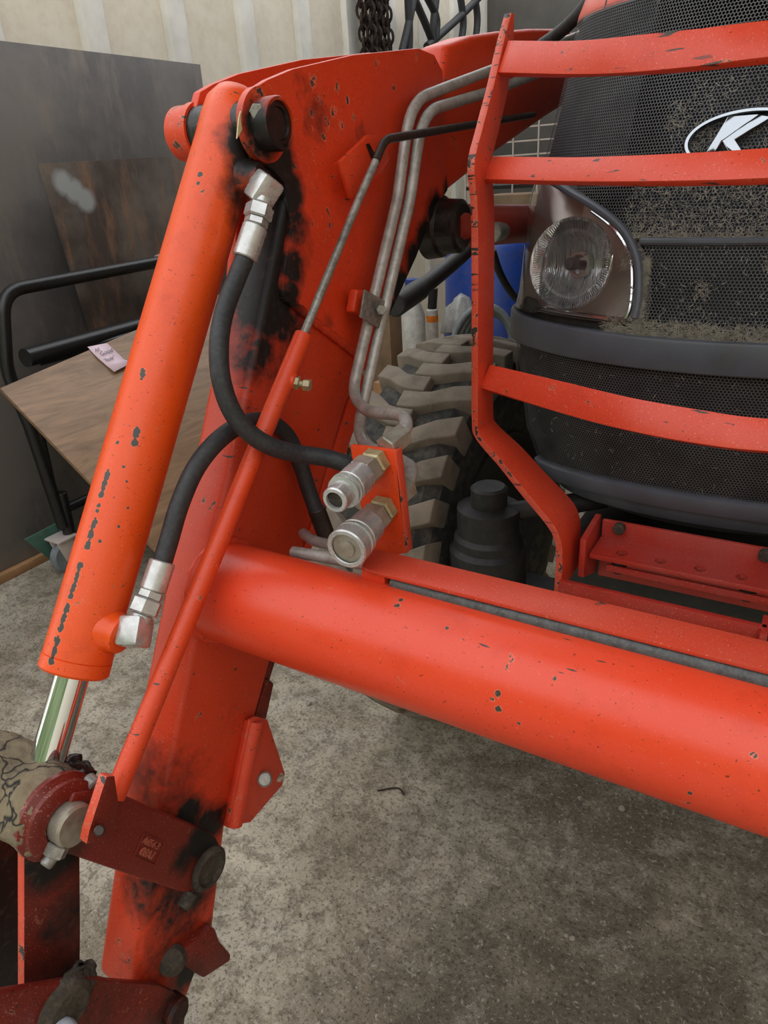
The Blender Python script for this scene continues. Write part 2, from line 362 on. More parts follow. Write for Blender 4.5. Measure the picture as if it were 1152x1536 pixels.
def mat_wood():
    s = NT('walnut_laminate')
    g = s.noise(7, 6, .65, stretch=(1.2, .35, 3.2), dist=1.2)
    c = s.mix(s.ramp(g, .35, .65), srgb(152, 120, 90), srgb(116, 90, 66))
    c = s.mix(s.ramp(s.noise(60, 3, .6, stretch=(1, .1, 2)), .5, .7, 0, .4), c, srgb(98, 76, 58))
    return s.out(c, .45)
M['wood'] = mat_wood()
def mat_perf():
    s = NT('perforated_grille'); uv = s.n('ShaderNodeUVMap').outputs[0]; P = .0056
    def dist(off):
        q = s.vmath('MULTIPLY', uv, (1/P, 1/(P*1.732), 0)).outputs[0]
        q = s.vmath('ADD', q, (off, off, 0)).outputs[0]; q = s.vmath('FRACTION', q).outputs[0]
        q = s.vmath('SUBTRACT', q, (.5, .5, 0)).outputs[0]; q = s.vmath('MULTIPLY', q, (1, 1.732, 0)).outputs[0]
        return s.vmath('LENGTH', q).outputs['Value']
    d = s.math('MINIMUM', dist(0.), dist(.5))
    hole = s.math('LESS_THAN', d, .41)
    c = s.mix(s.ramp(s.noise(14, 5, .6), .4, .7), srgb(92, 92, 94), srgb(62, 62, 64))
    c = s.mix(s.ramp(s.noise(30, 6, .7), .55, .75, 0, .4), c, srgb(98, 93, 85))
    s.out(c, .5)
    tr = s.n('ShaderNodeBsdfTransparent'); mx = s.n('ShaderNodeMixShader'); s.put(mx.inputs[0], hole)
    s.t.links.new(s.b.outputs[0], mx.inputs[1]); s.t.links.new(tr.outputs[0], mx.inputs[2])
    s.t.links.new(mx.outputs[0], s.t.nodes['Material Output'].inputs['Surface'])
    return s.m
M['perf'] = mat_perf()
def mat_lens():
    s = NT('clear_lens'); g = s.n('ShaderNodeBsdfGlossy'); g.inputs['Roughness'].default_value = .08
    tr = s.n('ShaderNodeBsdfTransparent'); tr.inputs[0].default_value = (.99, .985, .975, 1); df = s.n('ShaderNodeBsdfDiffuse'); df.inputs[0].default_value = srgb(150, 142, 132)
    fr = s.n('ShaderNodeFresnel'); m1 = s.n('ShaderNodeMixShader'); m2 = s.n('ShaderNodeMixShader')
    s.put(m1.inputs[0], s.ramp(s.noise(20, 5),   .4, .8, .02, .10)); s.t.links.new(tr.outputs[0], m1.inputs[1]); s.t.links.new(df.outputs[0], m1.inputs[2])
    s.put(m2.inputs[0], fr.outputs[0]); s.t.links.new(m1.outputs[0], m2.inputs[1]); s.t.links.new(g.outputs[0], m2.inputs[2])
    s.t.links.new(m2.outputs[0], s.t.nodes['Material Output'].inputs['Surface']); return s.m
M['lens'] = mat_lens()
def mat_reflector():
    s = NT('fluted_reflector')
    s.bump(s.noise(30, 2, .5, stretch=(9, 1, .3)), 1., .02)
    return s.out((.97, .98, 1., 1), .14, .7)
M['reflector'] = mat_reflector()
M['bezel'] = simple('smoky_chrome', (224, 210, 204), .2, .25, .2, 10, (196, 178, 170))
M['chaff'] = simple('dry_chaff', (160, 154, 142), .9, 0, .35, 60, (104, 100, 92))
M['grass'] = simple('lawn', (136, 150, 112), .9, 0, .35, 2, (86, 110, 66))
M['gravel'] = simple('gravel_apron', (168, 162, 152), .9, 0, .3, 4)

# ------------------------------------------------------------------ the building
def struct(o): o['kind'] = 'structure'; return o
WX = -3.03
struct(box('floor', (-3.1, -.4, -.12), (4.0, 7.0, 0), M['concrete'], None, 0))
struct(box('ground_apron', (-6, -4.0, -.14), (7, -.4, -.02), M['gravel'], None, 0))
struct(box('lawn', (-30, -40, -.16), (30, -4.0, -.04), M['grass'], None, 0))
hd = bmesh.new()
bmesh.ops.create_grid(hd, x_segments=60, y_segments=14, size=1)
for v in hd.verts: v.co = V((v.co.x*16, -11, (v.co.y+1)*3.4))
hd.normal_update()
hedge = struct(finish('hedge_row', hd, M['grass'])); wob(hedge, 1.2, .9)  # unseen greenery for green reflections, raised to cut low front sky light
wall = struct(box('wall_left', (WX-.1, -.4, 0), (WX, 7.0, 3.4), M['wall'], None, 0))
ribs = [at(x, 0, X=WX+.02).y for x in (116, 245, 354, 442, 517)]
step = (ribs[3]-ribs[0])/3
ry = [ribs[0]+step*(k-6) for k in range(6)] + ribs[:4] + [ribs[3]+step*(k+1) for k in range(9)]
for y in ry:
    if y > 6.8 or y < -.3: continue
    w = step*.22
    prism('rib', [V((WX, y-.012, .0)), V((WX, y+w+.03, .0)), V((WX+.04, y+w, .0)), V((WX+.04, y, .0))], (0, 0, 3.4), M['rib'], wall, .004)
struct(box('wall_back', (-3.1, 7.0, 0), (2.0, 7.1, 3.4), M['darkback'], None, 0))
struct(box('wall_right', (1.9, -3.6, 0), (2.0, 7.1, 3.4), M['wall'], None, 0))  # unseen; set close and run out past the front to block sky light
struct(box('ceiling', (-1.1, .35, 3.4), (2.0, 7.1, 3.5), M['darkback'], None, 0))  # unseen; stops short on the left so sky light reaches the wall

# ------------------------------------------------------------------ loader frame
XA = -.69
LD = empty('front_loader', (-.69, .45, .4), 'orange painted front loader boom with round cross tube in front of the tractor', 'loader')
front = [(195, 1470), (208, 1391), (240, 1212), (287, 996), (324, 794), (344, 721)]
fr = [at(x, y, X=XA) for x, y in front]
# straight beam: fit through first and last, then its rear line
top_f = fr[-1] + (fr[-1]-fr[0]).normalized()*.52
rear = yz([(270, 1530), (322, 1390), (340, 1240), (410, 985), (457, 820), (499, 681), (522, 604), (560, 520), (600, 440)], XA)
beam = [fr[0]+V((0, -.004, -.03)), fr[2], fr[4], fr[5], top_f] + rear[::-1]
XO = -.768
prism('lower_beam', beam, (XO-XA, 0, 0), M['arm_paint'], LD, .012, 3)
# rear flange strip along the back of the beam
fl = yz([(457, 822), (499, 681), (522, 604), (545, 560), (552, 585), (530, 650), (507, 722), (475, 802), (466, 830)], XA-.012)
prism('rear_flange', fl, (-.02, 0, 0), M['arm_paint'], LD, .003)
# knee plates
knee = [(383, 131), (402, 119), (440, 103), (530, 82), (628, 72), (652, 82), (664, 106), (668, 190), (672, 285), (655, 312), (640, 345), (625, 385), (600, 440),
        (582, 478), (562, 535), (548, 556), (530, 530), (476, 487), (425, 444), (424, 425), (430, 385), (437, 340), (436, 305), (428, 275), (410, 255), (388, 240), (375, 215), (370, 180), (372, 150)]
prism('knee_plate', yz(knee, -.682), (-.012, 0, 0), M['knee_paint'], LD, .002)
kout = yz([(383, 129), (402, 117), (440, 101), (530, 80), (628, 70), (668, 190), (640, 345), (600, 440), (476, 487), (424, 425), (436, 305), (388, 240), (370, 180)], -.682)
prism('knee_plate', [V((-.778, p.y, p.z+.003)) for p in kout], (-.014, 0, 0), M['knee_paint'], LD, .002)
bead = smooth_path(yz([(424, 442), (450, 464), (476, 486), (505, 508), (530, 528), (546, 545)], -.686), 6)
wb = tube('weld_bead', bead, [.007+.0015*math.sin(i*2.3) for i in range(len(bead))], M['arm_paint'], LD, 10)
# dark recess plate between the knee plates, behind the upper fitting
rc = yz([(392, 250), (425, 444), (350, 700), (330, 690)], -.69)
# upper boom, running back beside the hood
boom_top = [(664, 112), (672, 66), (710, 52), (750, 46), (800, 42), (850, 42)]
boom_bot = [(860, 150), (821, 175), (743, 230), (676, 284)]
bt = yz(boom_top, -.70); bb = yz(boom_bot, -.70)
ex = V((0, 1.6, 0))
pts = bt + [V((-.70, 3.0, bt[-1].z-.02)), V((-.70, 3.0, bb[0].z+.06))] + bb
pts += yz([(645, 330), (630, 380), (640, 200)], -.70)
prism('upper_boom', pts, (-.07, 0, 0), M['knee_paint'], LD, .014, 3)
# pivot bosses of the cylinder pin
P = at(423, 185, X=-.648); PIN.y, PIN.z = P.y, P.z
bs = lathe('pin_boss', V((-.686, P.y, P.z)), (1, 0, 0), [(0, .045), (.010, .045), (.012, .0325), (.034, .0325), (.037, .031), (.037, .027), (.030, .027)], M['boss_paint'], LD, 36)
lathe('pin_face', V((-.66, P.y, P.z)), (1, 0, 0), [(0, .027), (.007, .027), (.0075, .020), (.005, .019), (.005, 0)], M['grease'], bs, 32)
hexnut('bolt', at(388, 168, X=-.668)-V((.007, -.014, 0)), at(388, 168, X=-.668)+V((.005, -.010, 0)), .0100, M['steel'], bs)
lathe('pin_boss', V((-.786, P.y, P.z)), (-1, 0, 0), [(0, .038), (.012, .038), (.014, .0355), (.040, .0355), (.043, .033), (.043, 0)], M['boss_paint'], LD, 36)
lathe('pin_spacer', V((-.790, P.y, P.z)), (1, 0, 0), [(0, .034), (.1, .034)], M['grease'], LD, 28)
prism('tape_strip', yz([(366, 147), (371, 146), (366, 178), (363, 192), (354, 208), (357, 176)], -.680), (.002, 0, 0), M['masking'], LD, 0)
gl_ = prism('grease_lump', yz([(374, 205), (392, 226), (412, 246), (434, 270), (440, 292), (430, 300), (412, 280), (388, 262), (376, 240)], -.689), (-.02, 0, 0), M['grease'], LD, .004)
# cross tube
TC = V((0, .633, .992)); TR = .073
lathe('cross_tube', V((-.70, TC.y, TC.z)), (1, 0, 0), [(0, TR), (1.11, TR)], M['tube_paint'], LD, 64)
bm = bmesh.new(); n = 72
ringp = [V((-.688, TC.y+math.cos(2*math.pi*i/n)*TR, TC.z+math.sin(2*math.pi*i/n)*TR)) for i in range(n)]
add_tube(bm, ringp+[ringp[0]], [.007+.001*math.sin(i*1.7) for i in range(n+1)], 8, False); finish('tube_weld', bm, M['tube_paint'], LD)
# far arm at the other end of the tube (outside the picture)
prism('lower_beam', [V((.39, p.y, p.z)) for p in beam], (.078, 0, 0), M['paint'], LD, .012, 3)
# cover bar along the tube with its supports and the pipes under it
cv = [V((-.468, .700, 1.075)), V((-.452, .652, 1.075)), V((-.44, .648, 1.075)), V((.36, .652, 1.075)), V((.36, .700, 1.075))]
prism('cover_bar', cv, (0, 0, .006), M['cover_paint'], LD, .0012)
for x in (-.455, -.02, .3):
    box('cover_support', (x, .655, 1.045 if x > -.1 else 1.052), (x+.035, .690, 1.075), M['tube_paint'], LD, .002)
tube('cover_hose', [V((-.41, .660, 1.063)), V((-.2, .656, 1.064)), V((.1, .656, 1.064)), V((.36, .657, 1.064))], .0105, M['greyhose'], LD, 14)
tube('cover_pipe', fillet([at(440, 828, Y=.715), at(500, 838, Y=.712), V((-.40, .700, 1.058)), V((.36, .690, 1.06))], .02), .009, M['pipe'], LD, 12)
tube('cover_pipe', fillet([at(455, 800, Y=.80), at(470, 812, Y=.77), at(540, 826, Y=.735), V((-.38, .715, 1.045)), V((.36, .712, 1.045))], .03), .0085, M['pipe'], LD, 12)
# coupler bracket
brk = [at(525, 668, Y=.74), at(592, 676, Y=.74), at(600, 730, Y=.74), at(608, 830, Y=.74), at(548, 842, Y=.74), at(541, 760, Y=.74)]
cb = prism('coupler_bracket', brk, (0, .008, 0), M['paint'], LD, .0012)
prism('flange', [at(591, 676, Y=.74), at(594, 676, Y=.74), at(611, 830, Y=.74), at(607, 830, Y=.74)], (0, .016, 0), M['edge_worn'], cb, .001)
# tab with slot for the level rod
tb = yz([(504, 243), (546, 203), (560, 204), (574, 222), (578, 240), (566, 258), (540, 285), (521, 298)], -.655)
tp = prism('rod_bracket', tb, (.008, 0, 0), M['knee_paint'], LD, .0015)
prism('slot', yz([(549, 216), (553, 215), (566, 238), (567, 252), (562, 250)], -.6455), (.001, 0, 0), M['grease'], tp, 0)
prism('web', yz([(504, 243), (521, 298), (518, 300), (501, 246)], -.684), (.032, 0, 0), M['knee_paint'], tp, .001)
# pipe clamp
cc = at(560, 462, X=-.65)
ck = prism('pipe_clamp', yz([(548, 434), (580, 452), (572, 494), (541, 476)], -.632), (-.004, 0, 0), M['steel'], LD, .0015)
hexnut('bolt', at(572, 465, X=-.634), at(572, 465, X=-.618), .0085, M['steel'], ck)
prism('clamp_tab', yz([(523, 433), (547, 437), (541, 475), (517, 468)], -.668), (.018, 0, 0), M['knee_paint'], LD, .005)
# two long steel pipes
pa = [at(900, 40, X=-.655), at(740, 104, X=-.655), at(616, 152, X=-.655), at(596, 300, X=-.65), at(560, 450, X=-.646), at(527, 575, X=-.65)]
tube('steel_pipe', fillet(pa[:-1]+[at(528, 590, X=-.648), at(548, 618, Y=.90), at(606, 622, Y=.85), at(611, 642, Y=.81), at(588, 668, Y=.758)], [.05, .06, .02, .03, .03, .035, .03, .02]), .0095, M['pipe'], LD, 16)
pb = [at(900, 75, X=-.645), at(740, 136, X=-.645), at(634, 168, X=-.64), at(615, 300, X=-.638), at(580, 450, X=-.635), at(540, 625, X=-.64)]
tube('steel_pipe', fillet(pb[:-1]+[at(537, 640, X=-.638), at(545, 668, Y=.90), at(600, 690, Y=.84), at(620, 702, Y=.82), at(612, 725, Y=.79), at(596, 748, Y=.758)], [.05, .06, .02, .03, .04, .04, .03, .03, .02]), .0095, M['pipe'], LD, 16)
n1 = at(585, 668, Y=.76); hexnut('pipe_nut', n1+V((0, -.012, 0)), n1+V((.006, .025, .008)), .017, M['nickel'], LD)
n2 = at(594, 745, Y=.76); hexnut('pipe_nut', n2+V((0, -.012, 0)), n2+V((.006, .025, .008)), .017, M['nickel'], LD)
# parking stand bracket and leg on the back of the boom
sb = [(375, 1080), (385, 1075), (402, 1080), (428, 1160), (424, 1178), (376, 1234), (352, 1238), (342, 1234)]
st = prism('stand_bracket', yz(sb, -.676), (-.006, 0, 0), M['guard_paint'], LD, .002)
tube('stiffening_bead', [at(381, 1080, X=-.682), at(368, 1140, X=-.682), at(349, 1236, X=-.682)], .016, M['guard_paint'], st, 14)
cyl('bolt', at(397, 1169, X=-.69), at(397, 1169, X=-.664), .0125, M['steel'], st, .003)
cyl('hole', at(419, 1166, X=-.679), at(419, 1166, X=-.6745), .008, M['concrete'], st, .0005)
prism('stand_leg', yz([(408, 1022), (412, 1025), (400, 1080), (382, 1078), (394, 1040), (400, 1021)], -.70), (-.03, 0, 0), M['low_paint'], LD, .004)
prism('stand_leg', yz([(408, 985), (416, 985), (404, 1024), (396, 1020)], -.71), (-.02, 0, 0), M['low_paint'], LD, .003)
# curved stop hook near the lower end of the boom
hk = yz([(272, 1428), (318, 1390), (324, 1394), (330, 1412), (347, 1432), (346, 1442), (306, 1468), (280, 1452)], -.675)
prism('stop_hook', hk, (-.05, 0, 0), M['low_paint'], LD, .004)
cyl('stop_pin', at(258, 1440, X=-.70), at(258, 1440, X=-.678), .022, M['darkdirt'], LD, .008)

# ------------------------------------------------------------------ tilt cylinder
AX0 = V((-.735, PIN.y, PIN.z)); AX1 = at(66, 1140, X=-.735)
bq = at(110, 1008, X=-.735)
ad = (bq-AX0).normalized(); LB = (bq-AX0).length
CY = empty('hydraulic_cylinder', AX1, 'orange hydraulic cylinder with a chrome rod standing in front of the boom', 'cylinder')
R0 = .0425
br = lathe('barrel', AX0, ad, [(-.056, .0), (-.054, .018), (-.044, .034), (-.026, .0425), (.0, R0+.001), (.03, R0), (LB-.02, R0), (LB-.0195, R0-.0012), (LB-.0185, R0+.0005), (LB-.003, R0+.0005), (LB, R0-.002), (LB, .026)], M['barrel_paint'], CY, 64)
lathe('rod', bq-ad*.05, ad, [(0, .0215), ((AX1-bq).length+.09, .0215)], M['chrome'], CY, 40)
# ports and elbows
def fitting(cyl_t, elbow_px, fer_px, hose_px, fer_len, parent, Xp):
    pass
pc0 = at(378, 285, X=-.70); c0 = AX0+ad*((pc0-AX0).dot(ad))
pdir = V((.75, .28, -.10)).normalized()
lathe('port', c0+pdir*.03, pdir, [(0, .028), (.012, .026), (.016, .0235), (.030, .0225), (.032, .019), (.032, 0)], M['barrel_paint'], CY, 28)
e0 = c0+pdir*.062
pl = AX0+ad*((at(170, 945, X=-.70)-AX0).dot(ad))
pdl = V((.78, .12, -.12)).normalized()
lathe('port', pl+pdl*.03, pdl, [(0, .029), (.012, .027), (.016, .0245), (.024, .0235), (.026, .019), (.026, 0)], M['barrel_paint'], CY, 28)
e1 = pl+pdl*.056

# ------------------------------------------------------------------ hoses
def ferrule_set(parent, a, b, c):
    """elbow at a, nut, crimped ferrule ending at c (a->b hex fittings, b->c ferrule)"""
    a, b, c = V(a), V(b), V(c); d = (b-a)
    cyl('nut', a+d*.25, a+d*.45, .0135, M['zinc'], parent, .002)
    hexnut('nut', a+d*.45, a+d*.80, .0185, M['zinc'], parent)
    hexnut('nut', a+d*.80, b, .0155, M['zinc'], parent)
    cyl('ferrule', b, c, .0165, M['zinc'], parent, .0015)
def elbow_block(parent, a, c, nxt):
    d1 = (c-a).normalized(); d2 = (nxt-c); d2 = (d2-d1*d2.dot(d1)*.6).normalized(); d3 = d1.cross(d2).normalized(); d2b = d3.cross(d1).normalized()
    e = obox('elbow', c+d2b*.002, d1*.0165, d2b*.019, d3*.0165, M['zinc'], parent, .005)
    cyl('elbow_stub', a, c, .0135, M['zinc'], parent)
    return e
H1 = empty('hydraulic_hose', e0, 'black rubber hydraulic hose from the upper cylinder port past the level rod to the couplers', 'hose', 'hydraulic hoses')
ea = at(397, 283, X=-.655)
elbow_block(H1, e0-pdir*.012, ea, at(388, 312, X=-.655))
ferrule_set(H1, ea, at(383, 340, X=-.655), at(367, 388, X=-.66))
hp = [at(367, 388, X=-.66), at(354, 420, X=-.662), at(338, 462, X=-.658), at(329, 510, X=-.648), at(331, 565, X=-.638), at(347, 615, X=-.628), at(375, 650, X=-.615), at(410, 671, X=-.60), at(450, 681, X=-.585), at(490, 687, X=-.56), at(530, 700, X=-.53), at(560, 715, Y=.80)]
tube('hose', smooth_path(hp, 8), .0125, M['rubber'], H1, 18)
H2 = empty('hydraulic_hose', e1, 'black rubber hydraulic hose looping up from the lower cylinder port and behind the level rod', 'hose', 'hydraulic hoses')
eb = at(202, 950, X=-.665)
elbow_block(H2, e1-pdl*.012, eb, at(212, 924, X=-.665))
ferrule_set(H2, eb, at(229, 886, X=-.665), at(244, 842, X=-.665))
hp = [at(244, 842, X=-.665), at(253, 812, X=-.665), at(270, 755, X=-.664), at(295, 700, X=-.662), at(330, 658, X=-.66), at(370, 634, X=-.662), at(405, 634, X=-.668), at(432, 655, X=-.67), at(450, 695, X=-.665), at(463, 735, X=-.655), at(476, 770, X=-.64)]
tube('hose', smooth_path(hp, 8), .0125, M['rubber'], H2, 18)
cyl('ferrule', at(474, 762, X=-.642), at(490, 805, X=-.632), .0145, M['darkrod'], H2, .002)

# ------------------------------------------------------------------ level rod
LR = empty('level_indicator_rod', at(172, 1190, X=-.64), 'slender orange tube with a grey sliding rod crossing the boom', 'indicator rod')
q0, q1 = at(171, 1196, X=-.635), at(455, 503, X=-.635)
tube('outer_tube', [q0, lerp(q0, q1, .06), lerp(q0, q1, .1), lerp(q0, q1, .5), q1], .0132, M['paint'], LR, 20)
tube('inner_rod', [lerp(q0, q1, .95), at(540, 295, X=-.630), at(567, 234, X=-.622)], .0062, M['steel'], LR, 12)
tube('bent_end', fillet([at(564, 241, X=-.622), at(577, 209, X=-.622), at(800, 172, X=-.620)], [.03], 8), .0066, M['darkrod'], LR, 12)
sn = at(436, 572, X=-.628)
cyl('boss', at(430, 570, X=-.635), at(444, 574, X=-.622), .012, M['paint'], LR)
hexnut('nut', at(441, 573, X=-.624), at(449, 575, X=-.617), .0095, M['brass'], LR)
cyl('screw', at(447, 575, X=-.619), at(457, 577, X=-.610), .005, M['brass'], LR, .0005)
hexnut('bolt_head', at(455, 577, X=-.612), at(466, 578, X=-.602), .0085, M['brass'], LR)
ft = yz([(153, 1168), (158, 1162), (170, 1166), (158, 1205), (126, 1262), (116, 1262), (120, 1250), (146, 1192)], -.628)
pf = prism('foot_plate', yz([(160, 1165), (172, 1164), (178, 1205), (166, 1262), (130, 1266), (134, 1246)], -.612), (-.013, 0, 0), [M['link_paint'], M['edge_worn']], LR, .001)
for f in pf.data.polygons:
    if f.normal.x < .6: f.material_index = 1  # shade on the face and light on the worn rim are painted in
cyl('cotter_pin', at(149, 1246, X=-.62), at(149, 1246, X=-.598), .006, M['darkrod'], pf, .0015)

# ------------------------------------------------------------------ quick couplers
def coupler(px, py, male, label, Y0=.738):
    p = at(px, py, Y=Y0); d = V((.10, -1, -.05)).normalized()
    o = empty('quick_coupler', p, label, 'coupler')
    hexnut('lock_nut', p, p+d*.020, .021, M['brass'], o)
    hexnut('hex_body', p+d*.026, p+d*.052, .0225, M['nickel'], o)
    if male:
        lathe('body', p+d*.050, d, [(0, .0215), (.030, .0215), (.031, .020), (.034, .020), (.035, .0225), (.038, .0225), (.039, .0195), (.042, .0195), (.043, .0215), (.045, .0215), (.046, .0165), (.066, .0165), (.068, .015), (.068, .011), (.063, .011)], M['zinc'], o, 40, cap=False)
        lathe('valve_face', p+d*.112, d, [(0, .0112), (.001, 0)], M['darkdirt'], o, 24)
    else:
        lathe('body', p+d*.050, d, [(0, .0225), (.024, .0225), (.025, .0235), (.026, .025), (.030, .0255), (.032, .0255), (.033, .024), (.036, .024), (.037, .0265), (.041, .0265), (.042, .0245), (.046, .0245), (.047, .0270), (.062, .0270), (.064, .0255), (.064, .021), (.062, .020)], M['zinc'], o, 40, cap=False)
        lathe('valve_face', p+d*.110, d, [(0, .0205), (.0005, .0115), (.003, .0108), (.0035, 0)], M['nickel'], o, 28)
    return o
coupler(565, 692, True, 'upper silver hydraulic coupler with a narrow hollow nose on the orange bracket')
coupler(577, 762, False, 'lower silver hydraulic coupler with a wide ridged collar on the orange bracket')

# ------------------------------------------------------------------ link arm, rod eye and tool carrier
LK = empty('linkage_arm', at(315, 1300, X=-.66), 'dark red cast link with raised part number under the chrome rod', 'link')
lk = yz([(112, 1190), (140, 1186), (190, 1196), (240, 1218), (290, 1238), (322, 1252), (331, 1268), (328, 1298), (312, 1322), (288, 1341), (270, 1338), (180, 1308), (98, 1280), (92, 1240)], -.655)
prism('link_body', lk, (-.030, 0, 0), M['link_paint'], LK, .004)
e = at(312, 1302, X=-.655)
lathe('pin_collar', e-V((.03, 0, 0)), (1, 0, 0), [(0, .034), (.034, .034), (.038, .030), (.038, .026), (.032, .024), (.032, 0)], M['darkdirt'], LK, 28)
gl = cyl('grease_nipple', at(288, 1338, X=-.655), at(274, 1362, X=-.655), .0105, M['darkdirt'], LK)
# number plate cast on the link
pa_, pb_, pd_ = at(216, 1249, X=-.654), at(247, 1264, X=-.654), at(201, 1284, X=-.654)
ux = (pb_-pa_); uy = (pd_-pa_); ux.x = uy.x = 0
fm = bmesh.new()
for a, b in ((pa_, pa_+ux), (pa_+ux, pa_+ux+uy), (pa_+ux+uy, pa_+uy), (pa_+uy, pa_)): add_tube(fm, [a, b], .0008, 6)
finish('number_frame', fm, M['link_paint'], LK)
def text_mesh(name, body, size, origin, xdir, ydir, ext, mat, parent, shear=0):
    cu = bpy.data.curves.new(name, 'FONT'); cu.body = body; cu.size = size; cu.extrude = ext; cu.shear = shear
    ob = bpy.data.objects.new(name, cu); COL.objects.link(ob); bpy.context.view_layer.update()
    me = bpy.data.meshes.new_from_object(ob.evaluated_get(bpy.context.evaluated_depsgraph_get())); bpy.data.objects.remove(ob)
    xd = V(xdir).normalized(); yd = (V(ydir)-xd*V(ydir).dot(xd)).normalized(); zd = xd.cross(yd)
    bm = bmesh.new(); bm.from_mesh(me)
    for v in bm.verts: v.co = V(origin)+xd*v.co.x+yd*v.co.y+zd*v.co.z
    return finish_raw(name, bm, mat, parent, False)
Ltx = ux.length
text_mesh('raised_number', 'A654-3', Ltx*.25, pa_+uy*.40+ux*.06, ux, -uy, .0014, M['number'], LK, .15)
text_mesh('raised_number', '08A1', Ltx*.29, pa_+uy*.86+ux*.14, ux, -uy, .0014, M['number'], LK, .15)

RE = empty('rod_eye', AX1, 'dirt caked rod eye with split clamp and bolts at the foot of the chrome rod', 'rod eye')
ex0 = at(108, 1236, X=-.652)     # centre of the visible pin end
ep = [(0, .046), (.08, .050), (.16, .054), (.20, .052), (.235, .049), (.25, .052), (.275, .050), (.285, .044)]
eye = lathe('eye_sleeve', V((-.95, ex0.y, ex0.z)), (1, 0, 0), [(.285*k/70, interp(ep, .285*k/70)) for k in range(71)], M['dirt'], RE, 90)
for e_ in eye.data.edges: e_.use_edge_sharp = False
wob(eye, .007, 24)
col = lathe('clamp_collar', V((-.690, ex0.y, ex0.z)), (1, 0, 0), [(0, .046), (.006, .052), (.014, .053), (.020, .047), (.026, .047), (.030, .040), (.030, .028), (.02, .027)], M['low_paint'], RE, 40)
lathe('pin_end', V((-.69, ex0.y, ex0.z)), (1, 0, 0), [(0, .026), (.044, .026), (.047, .023), (.047, 0)], M['nickel'], RE, 32)
cyl('clamp_bolt', at(130, 1168, X=-.675), at(143, 1180, X=-.66), .0095, M['steel'], RE)
bn = at(84, 1278, X=-.675)
hexnut('clamp_nut', at(88, 1266, X=-.655), at(79, 1285, X=-.655), .0135, M['steel'], RE)
cyl('stud', at(80, 1283, X=-.655), at(67, 1300, X=-.655), .0075, M['steel'], RE)
lump = lathe('dirt_lump', at(105, 1170, X=-.73), (0, 0, 1), [(-.028+.056*k/24, .03*math.sin(math.pi*k/24)**.7+1e-7) for k in range(25)], M['grease'], RE, 40)
for e_ in lump.data.edges: e_.use_edge_sharp = False
wob(lump, .012, 60)

BK = empty('tool_carrier', at(60, 1500, X=-.75), 'dirty dark red tool carrier plates below the rod eye at the end of the boom', 'tool carrier')
prism('side_plate', [at(36, 1236, X=-.712), at(120, 1250, X=-.712), at(121, 1400, X=-.712), at(120, 1480, X=-.712), at(36, 1490, X=-.712)], (-.014, 0, 0), [M['low_paint'], M['edge_worn']], BK, .002)
for f in [o for o in bpy.data.objects if o.name.startswith('side_plate')][0].data.polygons:
    if f.normal.y < -.5: f.material_index = 1
prism('side_plate', [V((-.86, p.y, p.z)) for p in (at(20, 1236, X=-.712), at(140, 1250, X=-.712), at(140, 1600, X=-.712), at(-40, 1600, X=-.712))], (-.014, 0, 0), M['low_paint'], BK, .003)
bt0 = at(250, 1478, X=-.68); bt1 = at(0, 1486, X=-.9)
zt = bt0.z
prism('ear_plate', yz([(-60, 1508), (0, 1490), (70, 1478), (140, 1466), (165, 1472), (240, 1478), (262, 1488), (280, 1510), (276, 1545), (200, 1620), (-60, 1640)], -.664), (-.014, 0, 0), M['low_paint'], BK, .003)
ep_ = at(262, 1515, X=-.664); cyl('carrier_pin', ep_-V((.02, 0, 0)), ep_+V((.012, 0, 0)), .022, M['low_paint'], BK, .005)
lb_ = at(95, 1508, X=-.664); lathe('lug_boss', lb_-V((.005, 0, 0)), (1, 0, 0), [(0, .036), (.014, .034), (.02, .026), (.02, 0)], M['darkdirt'], BK, 20)
lm = lathe('dirt_lump', at(122, 1474, X=-.680), (0, .3, 1), [(-.03+.06*k/24, .020*math.sin(math.pi*k/24)**.7+1e-7) for k in range(25)], M['darkdirt'], BK, 40); wob(lm, .010, 45)
for e_ in lm.data.edges: e_.use_edge_sharp = False
cap = lathe('pale_cap', at(92, 1562, X=-.645), (0, 0, 1), [(0, .022), (.012, .022), (.022, .017), (.027, .008), (.028, 0)], M['pale'], None, 32)
tag(cap, 'pale rounded cap lying on the dirty tool carrier', 'cap')

# ------------------------------------------------------------------ tractor front
XC = -.145; BB = .28
TAB_A = [(.80, .30), (.86, .33), (.92, .385), (1.0, .412), (1.12, .422), (1.2, .43), (1.25, .43), (1.29, .422), (1.47, .425), (1.54, .41), (1.68, .39), (1.78, .38), (1.9, .36)]
def Y0(z): return 1.25+.32*max(0, z-1.27)+.16*max(0, 1.2-z)
def fpt(t, z, off=0.):
    def q(t, z):
        a = interp(TAB_A, z); return V((XC-a*math.sin(t), Y0(z)+BB*(1-math.cos(t)), z))
    p = q(t, z)
    if off:
        e = 1e-3; n = (q(t+e, z)-q(t-e, z)).cross(q(t, z+e*.2)-q(t, z-e*.2)).normalized()
        if n.y > 0 and abs(t) < 1.3: n = -n
        if abs(t) >= 1.3 and n.x*(XC-p.x) > 0: n = -n
        p = p+n*off
    return p
def fas(px, py):
    d = ray(px, py); prev = None; s = .8
    while s < 2.4:
        p = CAM+d*s; a = interp(TAB_A, p.z); k = (p.x-XC)/a
        if abs(k) < 1 and p.y > Y0(p.z)+BB*(1-math.sqrt(1-k*k)): return (math.asin(-k), p.z)
        s += .0008
    return None
AC = .40
